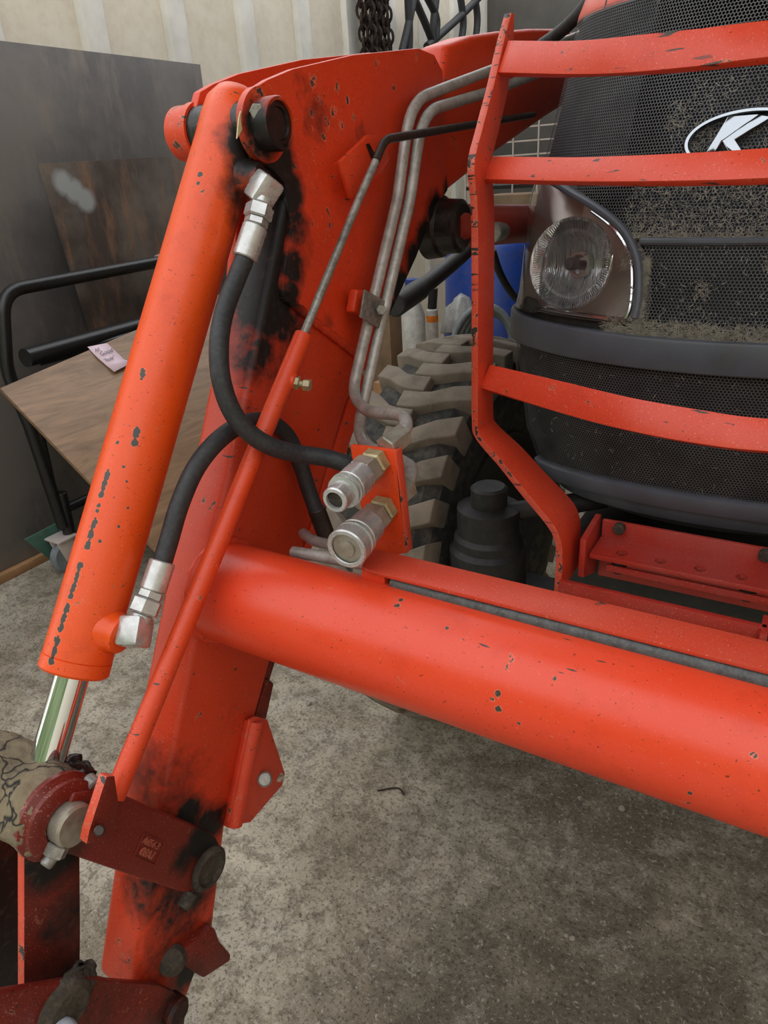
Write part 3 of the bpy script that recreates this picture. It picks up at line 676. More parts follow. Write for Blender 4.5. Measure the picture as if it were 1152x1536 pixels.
def patch(name, poly, mat, parent, off=0., step=.014, mirror=True, thick=0):
    """surface piece over a polygon given in (t, z) on the nose of the hood"""
    P = [V((t*AC, z)) for t, z in poly]; n0 = len(P); xs = [p.x for p in P]; ys = [p.y for p in P]
    def dens(a, b):
        k = max(1, int((b-a).length/step)); return [a.lerp(b, i/k) for i in range(k)]
    edge = []
    for i in range(n0): edge += dens(P[i], P[(i+1) % n0])
    def inside(x, y):
        c = False
        for i in range(n0):
            a, b = P[i], P[(i+1) % n0]
            if (a.y > y) != (b.y > y) and x < (b.x-a.x)*(y-a.y)/(b.y-a.y)+a.x: c = not c
        return c
    pts = list(edge); x = min(xs)+step/2
    while x < max(xs):
        y = min(ys)+step/2
        while y < max(ys):
            if inside(x, y) and min((V((x, y))-e).length for e in edge) > step*.4: pts.append(V((x, y)))
            y += step
        x += step
    r = geometry.delaunay_2d_cdt(pts, [], [list(range(len(edge)))], 1, 1e-7)
    bm = bmesh.new(); uvl = bm.loops.layers.uv.new('UVMap')
    for sgn in ((1, -1) if mirror else (1,)):
        vs = [bm.verts.new(fpt(sgn*v.x/AC, v.y, off)) for v in r[0]]
        for f in r[2]:
            idx = f if sgn == 1 else f[::-1]
            try: fc = bm.faces.new([vs[i] for i in idx])
            except ValueError: continue
            for l, i in zip(fc.loops, idx): l[uvl].uv = (sgn*r[0][i].x, r[0][i].y)
    if mirror: bmesh.ops.remove_doubles(bm, verts=bm.verts, dist=1e-5)
    bmesh.ops.recalc_face_normals(bm, faces=bm.faces)
    return finish_raw(name, bm, mat, parent)
def strip(name, z0, z1, off, depth, mat, parent, tmax=1.5, n=60, bevel=.006, drop=0):
    bm = bmesh.new(); rows = []
    for i in range(n+1):
        t = -tmax+2*tmax*i/n
        k = drop*(t/1.3)**2
        rows.append([bm.verts.new(p) for p in (fpt(t, z0-k, off-depth), fpt(t, z0-k, off), fpt(t, z1-k, off), fpt(t, z1-k, off-depth))])
    for a, b in zip(rows, rows[1:]):
        for k in range(4): bm.faces.new((a[k], a[(k+1) % 4], b[(k+1) % 4], b[k]))
    bm.faces.new(rows[0]); bm.faces.new(rows[-1]); bmesh.ops.recalc_face_normals(bm, faces=bm.faces); bev(bm, bevel, 50, 2)
    return finish(name, bm, mat, parent)
TR_ = empty('tractor', (XC, 1.8, 0), 'orange and black tractor with perforated grille and clear headlight behind the loader', 'tractor')
lamp_px = [(820, 268), (840, 278), (862, 292), (890, 308), (920, 330), (942, 354), (955, 382), (960, 410), (959, 450), (953, 478), (940, 487), (900, 482), (860, 477), (825, 471), (805, 466)]
lamp = [fas(*p) for p in lamp_px]; lamp = [q for q in lamp if q]
TL = 1.45
zlo, zhi = lamp[-1][1], lamp[0][1]
lamp_poly = lamp + [(lamp[-1][0]+.06, zlo-.006), (TL, zlo-.010), (TL, zhi+.02)]
i_r = 7                                     # index of the lamp's right-most point
tr_, zr_ = fas(958, 392)
ZT = 1.409
top_edge = lamp[:6] + [(tr_, ZT+.003)]
up = [(0, ZT), (tr_-.005, ZT)] + top_edge[::-1] + [(TL, zhi+.02), (TL, 1.78), (0, 1.78)]
patch('grille_panel', up, M['perf'], TR_)
rl = [q for q in lamp if q[1] < ZT-.004 and q[0] <= lamp[10][0]+1e-6][:4]
mid = [(0, 1.262), (rl[-1][0], 1.262)] + rl[::-1] + [(rl[0][0], ZT-.008), (0, ZT-.008)]
patch('grille_panel', mid, M['perf'], TR_)
patch('grille_panel', [(0, .97)]+[(.15*k, .97-.055*(.15*k/1.3)**2) for k in range(1, 10)]+[(TL, .91), (TL, 1.212), (0, 1.212)], M['perf'], TR_)
patch('radiator_screen', [(0, .62), (1.54, .62), (1.54, 1.86), (0, 1.86)], M['void'], TR_, -.14, .04)  # dark sheet behind the grille, carried low to darken the gaps too
bm = bmesh.new(); add_tube(bm, [fpt(lerp(-tr_, tr_, i/24), ZT-.003, .002) for i in range(25)], .0065, 10); finish('grille_trim', bm, M['plastic'], TR_)
for za, zb in ((1.52, 1.775), (.90, 1.22)):
    for sg in (1, -1): patch('grille_dark_backing', [(sg*(.5 if za > 1 else 0), za), (sg*1.54, za), (sg*1.54, zb), (sg*(.5 if za > 1 else 0), zb)], M['void'], TR_, -.007, .03, False)  # dark sheets added close behind the mesh so its holes look unlit
strip('lamp_sill', 1.250, 1.284, -.008, .03, M['plastic2'], TR_)
strip('bumper_band', 1.207, 1.262, .014, .03, M['plastic'], TR_)
strip('lower_lip', .940, .976, .010, .035, M['plastic'], TR_, 1.35, drop=.055)
strip('lower_lip', .905, .937, -.006, .04, M['plastic'], TR_, 1.15, drop=.05)
# orange hood above the grille, two panels with a seam
tsx = fas(902, 40)[0]
def hood_patch(t0, t1, mirror):
    bm = bmesh.new(); uvl = None
    for sgn in ((1, -1) if mirror else (1,)):
        rows = []
        for i in range(25):
            t = sgn*lerp(t0, t1, i/24); row = []
            for z, back, inn in ((1.775, .0, 0), (1.787, 0, 0), (1.85, .06, .006), (1.90, .16, .02), (1.94, .36, .05), (1.965, .8, .08), (1.97, 1.4, .10)):
                p = fpt(t, min(z, 1.787)); c = V((XC, p.y, z)); k = max(0., 1-inn*2.2)
                row.append(bm.verts.new(V((XC+(p.x-XC)*k, p.y+back, z))))
            rows.append(row)
        for a, b in zip(rows, rows[1:]):
            for k in range(len(a)-1): bm.faces.new((a[k], a[k+1], b[k+1], b[k]))
    return finish('hood_panel', bm, M['hood_paint'], TR_)
hood_patch(tsx+.01, 1.55, True); h2 = hood_patch(-tsx+.005, tsx-.005, False)
# hood flanks behind the nose
for sg in (1, -1):
    x = XC-sg*.345
    prism('hood_side', [V((x, 1.60, .95)), V((x, 1.60, 1.74)), V((x, 3.2, 1.80)), V((x, 3.2, .95))], (sg*.02, 0, 0), M['plastic2'], TR_, .004)
# headlights
def make_lamp(sg):
    o = patch('headlight', [(t*1., z) for t, z in lamp_poly], M['lens'], TR_, .006, .02, False) if sg == 1 else None
    if o is None:
        o = patch('headlight', [(t, z) for t, z in lamp_poly], M['lens'], TR_, .006, .02, False)
        for v in o.data.vertices: v.co.x *= -1
        o.data.flip_normals(); o.location.x = 2*(XC-worldpos(TR_).x)-o.location.x
    def mir(p): p = V(p); return p if sg == 1 else V((2*XC-p.x, p.y, p.z))
    # rim
    rim = [mir(fpt(t, z, .003)) for t, z in lamp[:10]]
    bm = bmesh.new(); add_tube(bm, smooth_path(rim, 4), .0075, 10); finish('rubber_seal', bm, M['plastic'], o)
    # chrome edge inside the lens
    cx = sum(t for t, z in lamp_poly)/len(lamp_poly); cz = sum(z for t, z in lamp_poly)/len(lamp_poly)
    inn = [mir(fpt(lerp(cx, t, .90), lerp(cz, z, .91), -.004)) for t, z in lamp[3:]]
    bm = bmesh.new(); add_tube(bm, smooth_path(inn, 4), .004, 8); finish('chrome_edge', bm, M['chrome'], o)
    # housing walls and back
    bm = bmesh.new(); rows = []
    n = len(lamp_poly)
    for k, (sc, off) in enumerate(((1., .002), (.95, -.03), (.84, -.10))):
        rows.append([bm.verts.new(mir(fpt(lerp(cx, t, sc), lerp(cz, z, sc), off))) for t, z in lamp_poly])
    for a, b in zip(rows, rows[1:]):
        for i in range(n): bm.faces.new((a[i], a[(i+1) % n], b[(i+1) % n], b[i]))
    bm.faces.new(rows[-1]); finish('housing', bm, M['bezel'], o)
    # reflector bowl facing forward
    c = mir(at(858, 396, Y=1.375)); d = V((-.14*sg, -1, .16)).normalized()
    lathe('reflector', c+d*.0, d, [(-.050, .014), (-.045, .026), (-.032, .042), (-.014, .052), (-.004, .056), (-.001, .058), (0, .060), (.004, .072), (.010, .077), (.013, .080), (.008, .082)], M['reflector'], o, 96, cap=False)
    lathe('bulb_ring', c-d*.040, d, [(0, .024), (.010, .024), (.014, .022), (.014, .018), (.0, .017)], M['zinc'], o, 40, cap=False)
    lathe('bulb', c-d*.06, d, [(0, .009), (.050, .009), (.051, .0115), (.068, .0115), (.073, .008), (.074, 0)], M['bulb'], o, 24)
    bm = bmesh.new(); n = 110                          # fine flutes round the bowl
    u, v, w = frame(d)
    for i in range(n):
        a = 2*math.pi*i/n; q = u*math.cos(a)+v*math.sin(a); add_tube(bm, [c+d*.002+q*.062, c+d*.010+q*.076], .0009, 5)
    tag(finish('reflector_flutes', bm, M['chrome'], o), kind='stuff')
    return o
make_lamp(1); make_lamp(-1)
# emblem on the grille
ec_t, ec_z = fas(1122, 214)
ec = fpt(ec_t, ec_z, .012); ex_ = V((1, 0, 0)); eup = (fpt(ec_t, ec_z+.03, .012)-fpt(ec_t, ec_z-.03, .012)).normalized()
EB = None
def ell(a, b, n=64): return [ec+ex_*(a*math.cos(2*math.pi*i/n))+eup*(b*math.sin(2*math.pi*i/n)) for i in range(n)]
nrm = ex_.cross(eup).normalized()
if nrm.y > 0: nrm = -nrm
bm = bmesh.new(); rings = []
for a, b, h in ((.092, .046, -.006), (.092, .046, .0), (.089, .0435, .004), (.0845, .0395, .004), (.082, .037, .0), (.082, .037, -.006)):
    rings.append([bm.verts.new(p+nrm*h) for p in ell(a, b)])
for a, b in zip(rings, rings[1:]+[rings[0]]):
    for i in range(64): bm.faces.new((a[i], a[(i+1) % 64], b[(i+1) % 64], b[i]))
EB = finish('emblem', bm, M['badge'], TR_)
def epoly(nm, pts, h, bv):
    K = [(ec+ex_*((x-932)/5235)+eup*((589-y)/5235)) for x, y in pts]
    return prism(nm, [p-nrm*.006 for p in K], nrm*(.006+h), M['badge'], EB, bv)
epoly('emblem_letter', [(760, 402), (985, 408), (868, 500), (748, 590), (720, 650), (675, 775), (590, 775), (700, 540)], .003, .0012)
epoly('emblem_letter', [(985, 410), (1075, 440), (842, 588), (985, 775), (880, 775), (748, 592), (870, 500)], .005, .0015)
# chaff caught in the grille
bm = bmesh.new(); rnd = random.Random(3)
def strand(t, z, ln, off):
    p = fpt(t, z, off); th = rnd.uniform(0, 6.28); d = V((math.cos(th), rnd.uniform(-.5, .1), math.sin(th)))*ln; w = V((-math.sin(th), 0, math.cos(th)))*rnd.uniform(.0003, .0006)
    a = [bm.verts.new(q) for q in (p-w, p+w, p+d+w*.6, p+d-w*.6)]; bm.faces.new(a)
def cluster(n, t0, t1, z0, z1, pz=1.0, ln=(.003, .010)):
    for _ in range(n): strand(rnd.uniform(t0, t1), lerp(z0, z1, rnd.random()**pz), rnd.uniform(*ln), rnd.uniform(.0008, .004))
cluster(2600, -.7, .42, 1.412, 1.49, 2.4); cluster(500, -.6, .3, 1.49, 1.58, 1.2); cluster(200, -.5, .25, 1.58, 1.64)
cluster(3200, -.9, .44, 1.262, 1.285, 1.6, (.004, .014)); cluster(220, -.8, .4, 1.285, 1.40, 1.3)
for k in range(9):
    t, z = rnd.uniform(-.6, .40), rnd.uniform(1.29, 1.39)
    cluster(50, t-.025, t+.025, z-.014, z+.014)
for k in range(10):
    t, z = rnd.uniform(-.5, .35), rnd.uniform(1.45, 1.62)
    cluster(60, t-.035, t+.035, z-.02, z+.02)
tl_ = lamp[8][0]
cluster(1500, tl_-.022, tl_+.0, 1.27, 1.38, 1., (.003, .009))
cluster(160, -.9, 1.0, .99, 1.2)
tag(finish_raw('dry_chaff', bm, M['chaff'], TR_, False), kind='stuff')
# front frame shelf with bolt holes
fx0, fx1 = -.300, .02
FB = struct_ = None
bm = bmesh.new(); zc = .868
hx = [-.247, -.178, -.111, -.043, .02]
# plate with round holes: ring of quads per hole cell
y0_, y1_, yh = 1.190, 1.262, 1.212
edges_x = [fx0] + [(hx[i]+hx[i+1])/2 for i in range(3)] + [(-.043+.02)/2+.012, fx1+.06]
for i in range(4):
    xa, xb = edges_x[i], edges_x[i+1]; c = V((hx[i], yh, zc)); r = .0105; n = 16
    outer = []
    for k in range(n):
        a = 2*math.pi*k/n; dx, dy = math.cos(a), math.sin(a)
        sx_ = ((xb if dx > 0 else xa)-c.x)/dx if abs(dx) > 1e-6 else 9; sy_ = ((y1_ if dy > 0 else y0_)-c.y)/dy if abs(dy) > 1e-6 else 9
        m = min(sx_, sy_); outer.append(V((c.x+dx*m, c.y+dy*m, zc)))
    # corners
    io = [bm.verts.new(p) for p in outer]; ii = [bm.verts.new(c+V((math.cos(2*math.pi*k/n), math.sin(2*math.pi*k/n), 0))*r) for k in range(n)]
    il = [bm.verts.new(v.co-V((0, 0, .008))) for v in ii]
    for k in range(n):
        j = (k+1) % n; bm.faces.new((io[k], io[j], ii[j], ii[k])); bm.faces.new((ii[k], ii[j], il[j], il[k]))
    for cxn, cyn in ((xa, y0_), (xb, y0_), (xb, y1_), (xa, y1_)):
        cand = [k for k in range(n) if (abs(outer[k].x-cxn) < 1e-6 and abs(outer[(k+1) % n].y-cyn) < 1e-6) or (abs(outer[k].y-cyn) < 1e-6 and abs(outer[(k+1) % n].x-cxn) < 1e-6)]
        for k in cand[:1]:
            if (outer[k]-V((cxn, cyn, zc))).length > 1e-5 and (outer[(k+1) % n]-V((cxn, cyn, zc))).length > 1e-5:
                bm.faces.new((io[k], bm.verts.new(V((cxn, cyn, zc))), io[(k+1) % n]))
shelf = finish('frame_shelf', bm, M['frame_paint'], TR_)
box('shelf_edge', (fx0, 1.186, .858), (.08, 1.191, .868), M['frame_paint'], TR_, .001)
box('shelf_flange', (fx0+.03, 1.196, .832), (.08, 1.204, .846), M['frame_paint'], TR_, .002)
box('frame_back', (fx0, 1.262, .78), (.08, 1.272, .905), M['frame_paint'], TR_, .003)
for x, z in ((-.265, .897), (-.015, .897)): cyl('bolt', V((x, 1.262, z)), V((x, 1.245, z)), .011, M['darkdirt'], TR_)
for x in (-.25, -.03): cyl('bolt', V((x, 1.212, .856)), V((x, 1.212, .828)), .014, M['plastic2'], TR_)
prism('frame_cheek', [V((fx0-.005, 1.175, .82)), V((fx0-.005, 1.175, .90)), V((fx0-.005, 1.275, .91)), V((fx0-.005, 1.275, .78))], (-.012, 0, 0), M['frame_paint'], TR_, .002)
box('chassis', (-.40, 1.30, .55), (.10, 3.2, .80), M['plastic2'], TR_, .01)
# axle casting and knuckle
kc = at(733, 800, X=-.56)
kn = lathe('steering_knuckle', V((kc.x, kc.y, .36)), (0, 0, 1), [(0, .03), (.02, .05), (.14, .072), (.30, .085), (.40, .088), (.41, .078), (.43, .078), (.44, .070), (.50, .070), (.505, .040), (.545, .040), (.55, .034), (.55, 0)], M['plastic2'], TR_, 36)
box('axle_beam', (-.62, kc.y+.02, .50), (.3, kc.y+.14, .64), M['plastic2'], TR_, .02)
tube('steering_arm', [V((kc.x, kc.y, .84)), V((kc.x+.12, kc.y+.05, .86)), V((kc.x+.22, kc.y+.12, .87))], .022, M['plastic2'], TR_)
box('side_casting', (-.56, 1.62, .98), (-.44, 1.80, 1.16), M['plastic2'], TR_, .02)
cyl('air_canister', V((-.50, 1.55, 1.00)), V((-.42, 1.55, 1.0)), .045, M['darkdirt'], TR_)
# front wheel
WC = V((-.815, 1.72, .565)); WR = .565; HW = .135
bm = bmesh.new()
prof = [(-HW+.02, .30), (-HW-.005, .36), (-HW-.012, .42), (-HW+.0, WR-.065), (-HW+.03, WR-.036), (-.05, WR-.028), (.05, WR-.028), (HW-.03, WR-.036), (HW, WR-.065), (HW+.012, .42), (HW+.005, .36), (HW-.02, .30)]
add_lathe(bm, WC, (1, 0, 0), prof, 72, cap=False)
FWH = finish('front_wheel', bm, M['tire'], TR_)
lathe('wheel_rim', WC, (1, 0, 0), [(-.10, 0), (-.08, .10), (-.06, .26), (-HW+.01, .305), (-HW+.015, .31), (HW-.015, .31), (HW-.01, .305), (.08, .28), (.04, .10), (.10, .09), (.12, .0)], M['plastic2'], FWH, 48, cap=False)
def lug_mesh(side):
    prof = [(-.026, .0, .056), (.02, .0, .056), (.045, .008, .062), (.09, .036, .096), (HW+.008, .062, .128)]
    bm = bmesh.new(); rows = []
    for s, c0_, c1_ in prof:
        rt = WR-.022*(s/HW)**2; row = []
        dp = .045 if s < .1 else .085
        for c, r in ((c0_-.004, rt-dp), (c0_+.003, rt), (c1_-.003, rt), (c1_+.004, rt-dp)):
            a = c/WR; row.append(bm.verts.new(V((s*side, -r*math.cos(a), r*math.sin(a)))))
        rows.append(row)
    for a, b in zip(rows, rows[1:]):
        for k in range(3): bm.faces.new((a[k], a[k+1], b[k+1], b[k]))
    bm.faces.new(rows[0]); bm.faces.new(rows[-1]); bmesh.ops.recalc_face_normals(bm, faces=bm.faces); bev(bm, .004, 40, 2)
    for f in bm.faces: f.smooth = True
    me = bpy.data.meshes.new('lug'); bm.to_mesh(me); bm.free(); me.materials.append(M['lug']); return me
NL = 32
for side in (1, -1):
    me = lug_mesh(side)
    for k in range(NL):
        o = bpy.data.objects.new('lug', me); COL.objects.link(o); o.parent = FWH; o.location = WC-worldpos(FWH)
        o.rotation_euler = (-2*math.pi*(k+(.5 if side < 0 else 0))/NL, 0, 0)
# lift cylinder, between the boom and the tractor, with its hoses
LC = empty('lift_cylinder', at(665, 340, X=-.70), 'dusty red lift cylinder running back from a greasy boss behind the grille guard', 'cylinder')
l0 = at(668, 340, X=-.68); l1 = l0+V((.10, 1.1, -.07))
lathe('barrel', l0, l1-l0, [(0, .040), (.02, .042), (1.1, .042)], M['redcyl'], LC, 32)
lathe('pin_boss', l0-V((.035, 0, 0)), (1, 0, 0), [(0, .062), (.03, .058), (.036, .052), (.07, .050), (.075, .042), (.07, .030), (.07, 0)], M['grease'], LC, 32)
tube('hose', smooth_path([at(595, 456, X=-.78), at(620, 440, X=-.80), at(650, 418, X=-.82), at(690, 385, X=-.84), at(730, 350, X=-.84), at(790, 330, X=-.80)]), .020, M['rubber'], LC, 16)
cyl('hose_sleeve', at(592, 459, X=-.78), at(630, 434, X=-.808), .024, M['rubber'], LC, .004)
tube('hose', smooth_path([at(742, 352, X=-.62), at(760, 338, X=-.66), at(785, 322, X=-.72), at(810, 312, X=-.8)]), .015, M['rubber'], LC, 14)
tube('hose', smooth_path([at(738, 318, X=-.66), at(752, 335, X=-.66), at(758, 352, X=-.68)]), .006, M['rubber'], LC, 10)
cyl('fitting', at(737, 350, X=-.62), at(752, 345, X=-.64), .02, M['steel'], LC)
tube('hose', smooth_path([at(738, 375, X=-.9), at(750, 410, X=-.9), at(768, 440, X=-.9), at(790, 462, X=-.9)]), .012, M['rubber'], LC, 12)

# ------------------------------------------------------------------ grille guard
GG = empty('grille_guard', (-.339, 1.15, .80), 'orange welded flat bar grille guard with three curved bars in front of the grille', 'guard')
def guard_post(mir):
    fpx = [(762, 20), (748, 72), (735, 130), (718, 195), (706, 250), (701, 330), (698, 540), (696, 640), (702, 668), (735, 712), (770, 752), (812, 798), (828, 818), (834, 842), (835, 890)]
    Xs = [-.507]*8 + [-.50, -.455, -.413, -.362, -.345, -.339, -.339]
    A = [at(x, y, X=X) for (x, y), X in zip(fpx, Xs)]
    wid = [.012, .045, .06, .066, .068, .068, .068, .07, .075, .09, .10, .11, .112, .112, .112]
    A = [V((p.x, 1.125, p.z)) if i >= 5 else p for i, p in enumerate(A)]
    B = [p+V((0, w, 0)) for p, w in zip(A, wid)]
    A2, B2 = [], []
    for i in range(len(A)):
        A2.append(A[i]); B2.append(B[i])
    A2, B2 = smooth_path(A2, 4), smooth_path(B2, 4)
    if mir: A2 = [V((2*XC-p.x, p.y, p.z)) for p in A2]; B2 = [V((2*XC-p.x, p.y, p.z)) for p in B2]
    o = sweep_rect('post', A2, B2, .0125, [M['guard_paint'], M['edge_worn']], GG, .0012)
    for f in o.data.polygons:
        if f.normal.y < -.5: f.material_index = 1
    return o
guard_post(False); guard_post(True)
prof = [1., .943, .899, .877, .867]
def guard_bar(top, bot, Yend):
    A, B = [], []
    for k, ((x0, y0), (x1, y1)) in enumerate(zip(top, bot)):
        A.append(at(x0, y0, Y=Yend*prof[k]+.016)); B.append(at(x1, y1, Y=Yend*prof[k]-.010))
    xr = 2*XC+.503
    for L, dy in ((A, .016), (B, -.010)):
        L.append(V((lerp(L[4].x, xr, .5), Yend*.90+dy, L[4].z))); L.append(V((xr, Yend+dy, L[0].z)))
    return sweep_rect('bar', smooth_path(A, 6), smooth_path(B, 6), .012, M['guard_paint'], GG, .001)
guard_bar([(766, 64), (850, 64), (930, 58), (1030, 49), (1152, 36)], [(750, 112), (850, 114), (950, 111), (1050, 103), (1152, 91)], 1.215)
guard_bar([(742, 238), (850, 239), (950, 237), (1050, 233), (1152, 227)], [(726, 272), (850, 275), (950, 276), (1050, 275), (1152, 272)], 1.165)
guard_bar([(738, 549), (850, 574), (950, 598), (1050, 616), (1152, 630)], [(722, 583), (850, 622), (950, 648), (1050, 667), (1152, 679)], 1.155)
box('cross_bar', (-.335, 1.118, .806), (.01, 1.130, .836), M['frame_paint'], GG, .002)
box('cross_bar_end', (.0, 1.10, .80), (.012, 1.16, .836), M['frame_paint'], GG, .002)

# ------------------------------------------------------------------ along the left wall
lum = box('lumber', (-2.965, .2, 0), (-2.90, 1.95, .038), M['lumber'], None, .003); tag(lum, 'length of pale lumber on the floor under the big steel sheet', 'lumber')
def sheet(name, a, b, c, d, th, mat):
    return prism(name, [a, b, c, d], (th, 0, 0), mat, None, .0008)
big = sheet('steel_sheet', V((-2.955, .3, .04)), V((-2.915, 3.10, .04)), at(299, 97, X=-2.945), V((-2.965, .3, at(0, 62, X=-2.945).z)), .006, M['mill'])
tag(big, 'large dark grey steel sheet standing against the ribbed cream wall', 'steel sheet')
s0, s1 = at(55, 246, X=-2.83), at(140, 497, X=-2.79)
dn_ = (s1-s0); dn_ *= (s0.z-.005)/-dn_.z*.92; 
rt_ = V((0, 1.02, .03)); q = [s0, s0+rt_, s0+rt_+V((.05, dn_.y, -s0.z-.02)), s0+V((.12, dn_.y, -s0.z+.0))]
q[2].z = .004; q[3].z = .004; q[2].x = q[3].x = -2.79
sm = sheet('steel_plate', q[3], q[2], q[1], q[0], .006, M['rustsheet']); tag(sm, 'smaller rust streaked steel plate leaning on the big sheet', 'steel sheet')

# push cart
CT = empty('push_cart', (-2.6, 1.9, 0), 'black tubular push cart with casters beside the steel sheets', 'cart')
cx_ = -2.72
h = [V((cx_, 1.63, .12)), at(95, 790, X=cx_), at(45, 640, X=cx_), at(10, 555, X=cx_), at(4, 450, X=cx_), at(30, 428, X=cx_), at(242, 392, X=cx_)]
fpath = fillet(h[2:4]+[at(3, 437, X=cx_)]+[h[6]], [.05, .09])
tube('handle', [h[1]]+fpath, .026, M['blacktube'], CT, 16)
hv = h[6]
tube('handle_cover', fillet([hv+V((0, -.02, 0)), hv+V((0, .05, 0)), V((cx_, hv.y+.09, hv.z-.5))], .04), .032, M['bezel'], CT, 14)
cyl('post', V((cx_, 1.665, .16)), at(92, 745, X=cx_)+V((0, 0, .02)), .027, M['blacktube'], CT)
tube('handle_leg', [at(60, 640, X=cx_-.05), at(85, 750, X=cx_-.05)], .012, M['blacktube'], CT)
tube('lower_rail', [at(96, 765, X=cx_), V((cx_+.05, 2.7, .32))], .022, M['blacktube'], CT)
box('deck', (-2.70, 1.72, .20), (-1.95, 2.75, .235), M['blacktube'], CT, .004)
tube('upper_rail', [at(60, 540, X=-2.62), at(330, 470, X=-2.62)], .022, M['blacktube'], CT)
def caster(x, y):
    o = cyl('caster', V((x-.02, y, .075)), V((x+.02, y, .075)), .075, M['caster'], CT, .012, 28)
    prism('caster_fork', [V((x-.03, y-.045, .165)), V((x-.03, y+.045, .165)), V((x-.03, y+.05, .08)), V((x-.03, y-.02, .06))], (.006, 0, 0), M['bezel'], o, .002)
    prism('caster_fork', [V((x+.024, y-.045, .165)), V((x+.024, y+.045, .165)), V((x+.024, y+.05, .08)), V((x+.024, y-.02, .06))], (.006, 0, 0), M['bezel'], o, .002)
    box('caster_plate', (x-.05, y-.05, .162), (x+.05, y+.05, .172), M['bezel'], o)
    return o
caster(-2.725, 1.625); caster(-2.05, 1.80); caster(-2.72, 2.65); caster(-2.05, 2.65)
gr = prism('green_sheet', [V((-2.80, 1.50, .20)), V((-2.80, 1.74, .21)), V((-2.79, 1.76, .03)), V((-2.79, 1.60, .03))], (.012, 0, 0), M['lid'], None, .004)
tag(gr, 'green plastic sheet hanging behind the cart caster', 'sheet')
pipe_o = lathe('open_pipe', at(38, 537, X=-2.60), V((-.1, 1, .0)), [(0, .0), (0.002, .028), (.0, .036), (.03, .036), (.9, .036)], M['blacktube'], None, 24); tag(pipe_o, 'black pipe lying on the cart with its open end showing', 'pipe')
cbx = box('cardboard_box', (-2.80, 1.66, .74), (-2.66, 1.95, .92), M['card'], None, .003)
bpy.data.objects.remove(cbx)
# wood grain board leaning on the cart
c0, c1 = at(0, 582, X=-2.50), at(252, 815, X=-1.93); al = (at(215, 490, X=-2.50)-c0).normalized()
dnv = c1-c0; dnv -= al*dnv.dot(al)
c0 = c0-al*.0; nb = al.cross(dnv).normalized()
if nb.z < 0: nb = -nb
WB = prism('wood_board', [c0, c0+al*1.4, c0+al*1.4+dnv, c0+dnv], -nb*.018, M['wood'], None, .002)
tag(WB, 'brown wood grain board leaning tilted on the push cart', 'board')
# the actual lower-left edge runs to the measured corner
nA = c0; un = al; vn = dnv.normalized()
def onb(px, py, lift=.001):
    d = ray(px, py); s = (c0-CAM).dot(nb)/d.dot(nb); return CAM+d*s+nb*lift
NTE = None
npx = [[(131, 521), (160, 515)], [(145, 538), (172, 528)], [(158, 549), (186, 541)], [(170, 561), (199, 546)]]
bm = bmesh.new(); g = [[bm.verts.new(onb(*p, lift=.002+l)) for p in row] for row, l in zip(npx, (0, .006, .004, .012))]
for a, b in zip(g, g[1:]): bm.faces.new((a[0], a[1], b[1], b[0]))
NTE = finish_raw('paper_note', bm, M['paper'], None); md = NTE.modifiers.new('s', 'SOLIDIFY'); md.thickness = .0006
tag(NTE, 'pink handwritten paper note lying on the wood grain board', 'note')
nx = (onb(172, 528)-onb(145, 538)).normalized(); ny = -(onb(158, 552)-onb(131, 521)).normalized()
sc = (onb(172, 528)-onb(145, 538)).length
for body, p, k in (('All', (142, 531), .24), ('Good', (150, 537), .30), ('"hole"', (156, 546), .24)):
    text_mesh('handwriting', body, sc*k, onb(*p, lift=.0125), nx, ny, .0002, M['ink'], NTE, .3)

# ------------------------------------------------------------------ behind the wheel and along the back
DR = empty('blue_drum', (-1.50, 3.65, 0), 'blue plastic drum standing behind the front wheel', 'drum')
lathe('drum_body', V((-1.50, 3.65, 0)), (0, 0, 1), [(0, .27), (.02, .29), (.28, .29), (.30, .30), (.33, .30), (.35, .29), (.70, .29), (.72, .30), (.75, .30), (.77, .29), (1.15, .285), (1.19, .26), (1.20, .25)], M['blue'], DR, 48)
sp = cyl('spray_can', V((at(648, 463, Y=3.1).x, 3.1, .66)), at(648, 463, Y=3.1), .028, M['white'], None, .006)
tag(sp, 'white spray can with an orange band before the blue drum', 'can')
ob = lathe('orange_band', at(648, 463, Y=3.1)-V((0, 0, .06)), (0, 0, 1), [(0, .0286), (.03, .0286)], simple('orange_label', (236, 130, 30), .5), sp, 24, cap=False)
cyl('nozzle_tube', at(648, 463, Y=3.1), at(650, 432, Y=3.1), .022, M['plastic2'], sp)
BT = empty('white_bottle', at(622, 470, Y=2.9), 'white plastic bottle with a blue cap near the blue drum', 'bottle')
b0 = at(612, 500, Y=2.9); b1 = at(618, 425, Y=2.9)
lathe('bottle_body', V((b1.x, 2.9, .66)), (0, 0, 1), [(0, .05), (.02, .055), (b1.z-.80, .055), (b1.z-.73, .03), (b1.z-.70, .022), (b1.z-.67, .022)], M['white'], BT, 28)
cyl('bottle_cap', V((b1.x, 2.9, b1.z-.02)), V((b1.x, 2.9, b1.z+.02)), .032, M['blue'], BT)
wc_ = box('wooden_crate', (-1.76, 2.75, 0), (-1.42, 3.22, .66), M['lumber'], None, .004); tag(wc_, 'low wooden crate carrying the white bottle and spray can', 'crate')
bx_ = box('cardboard_box', (-2.12, 3.0, 0), (-1.80, 3.3, .95), M['card'], None, .004); tag(bx_, 'tall brown cardboard box beside the white bottle', 'box')
bg_ = lathe('plastic_bag', at(690, 470, Y=3.29), (0, .1, 1), [(-.10, .0), (-.09, .09), (-.04, .10), (.02, .075), (.07, .04), (.10, .0)], M['bag'], None, 28); wob(bg_, .03, 14)
tag(bg_, 'crumpled clear plastic bag hanging in front of the blue drum', 'bag')
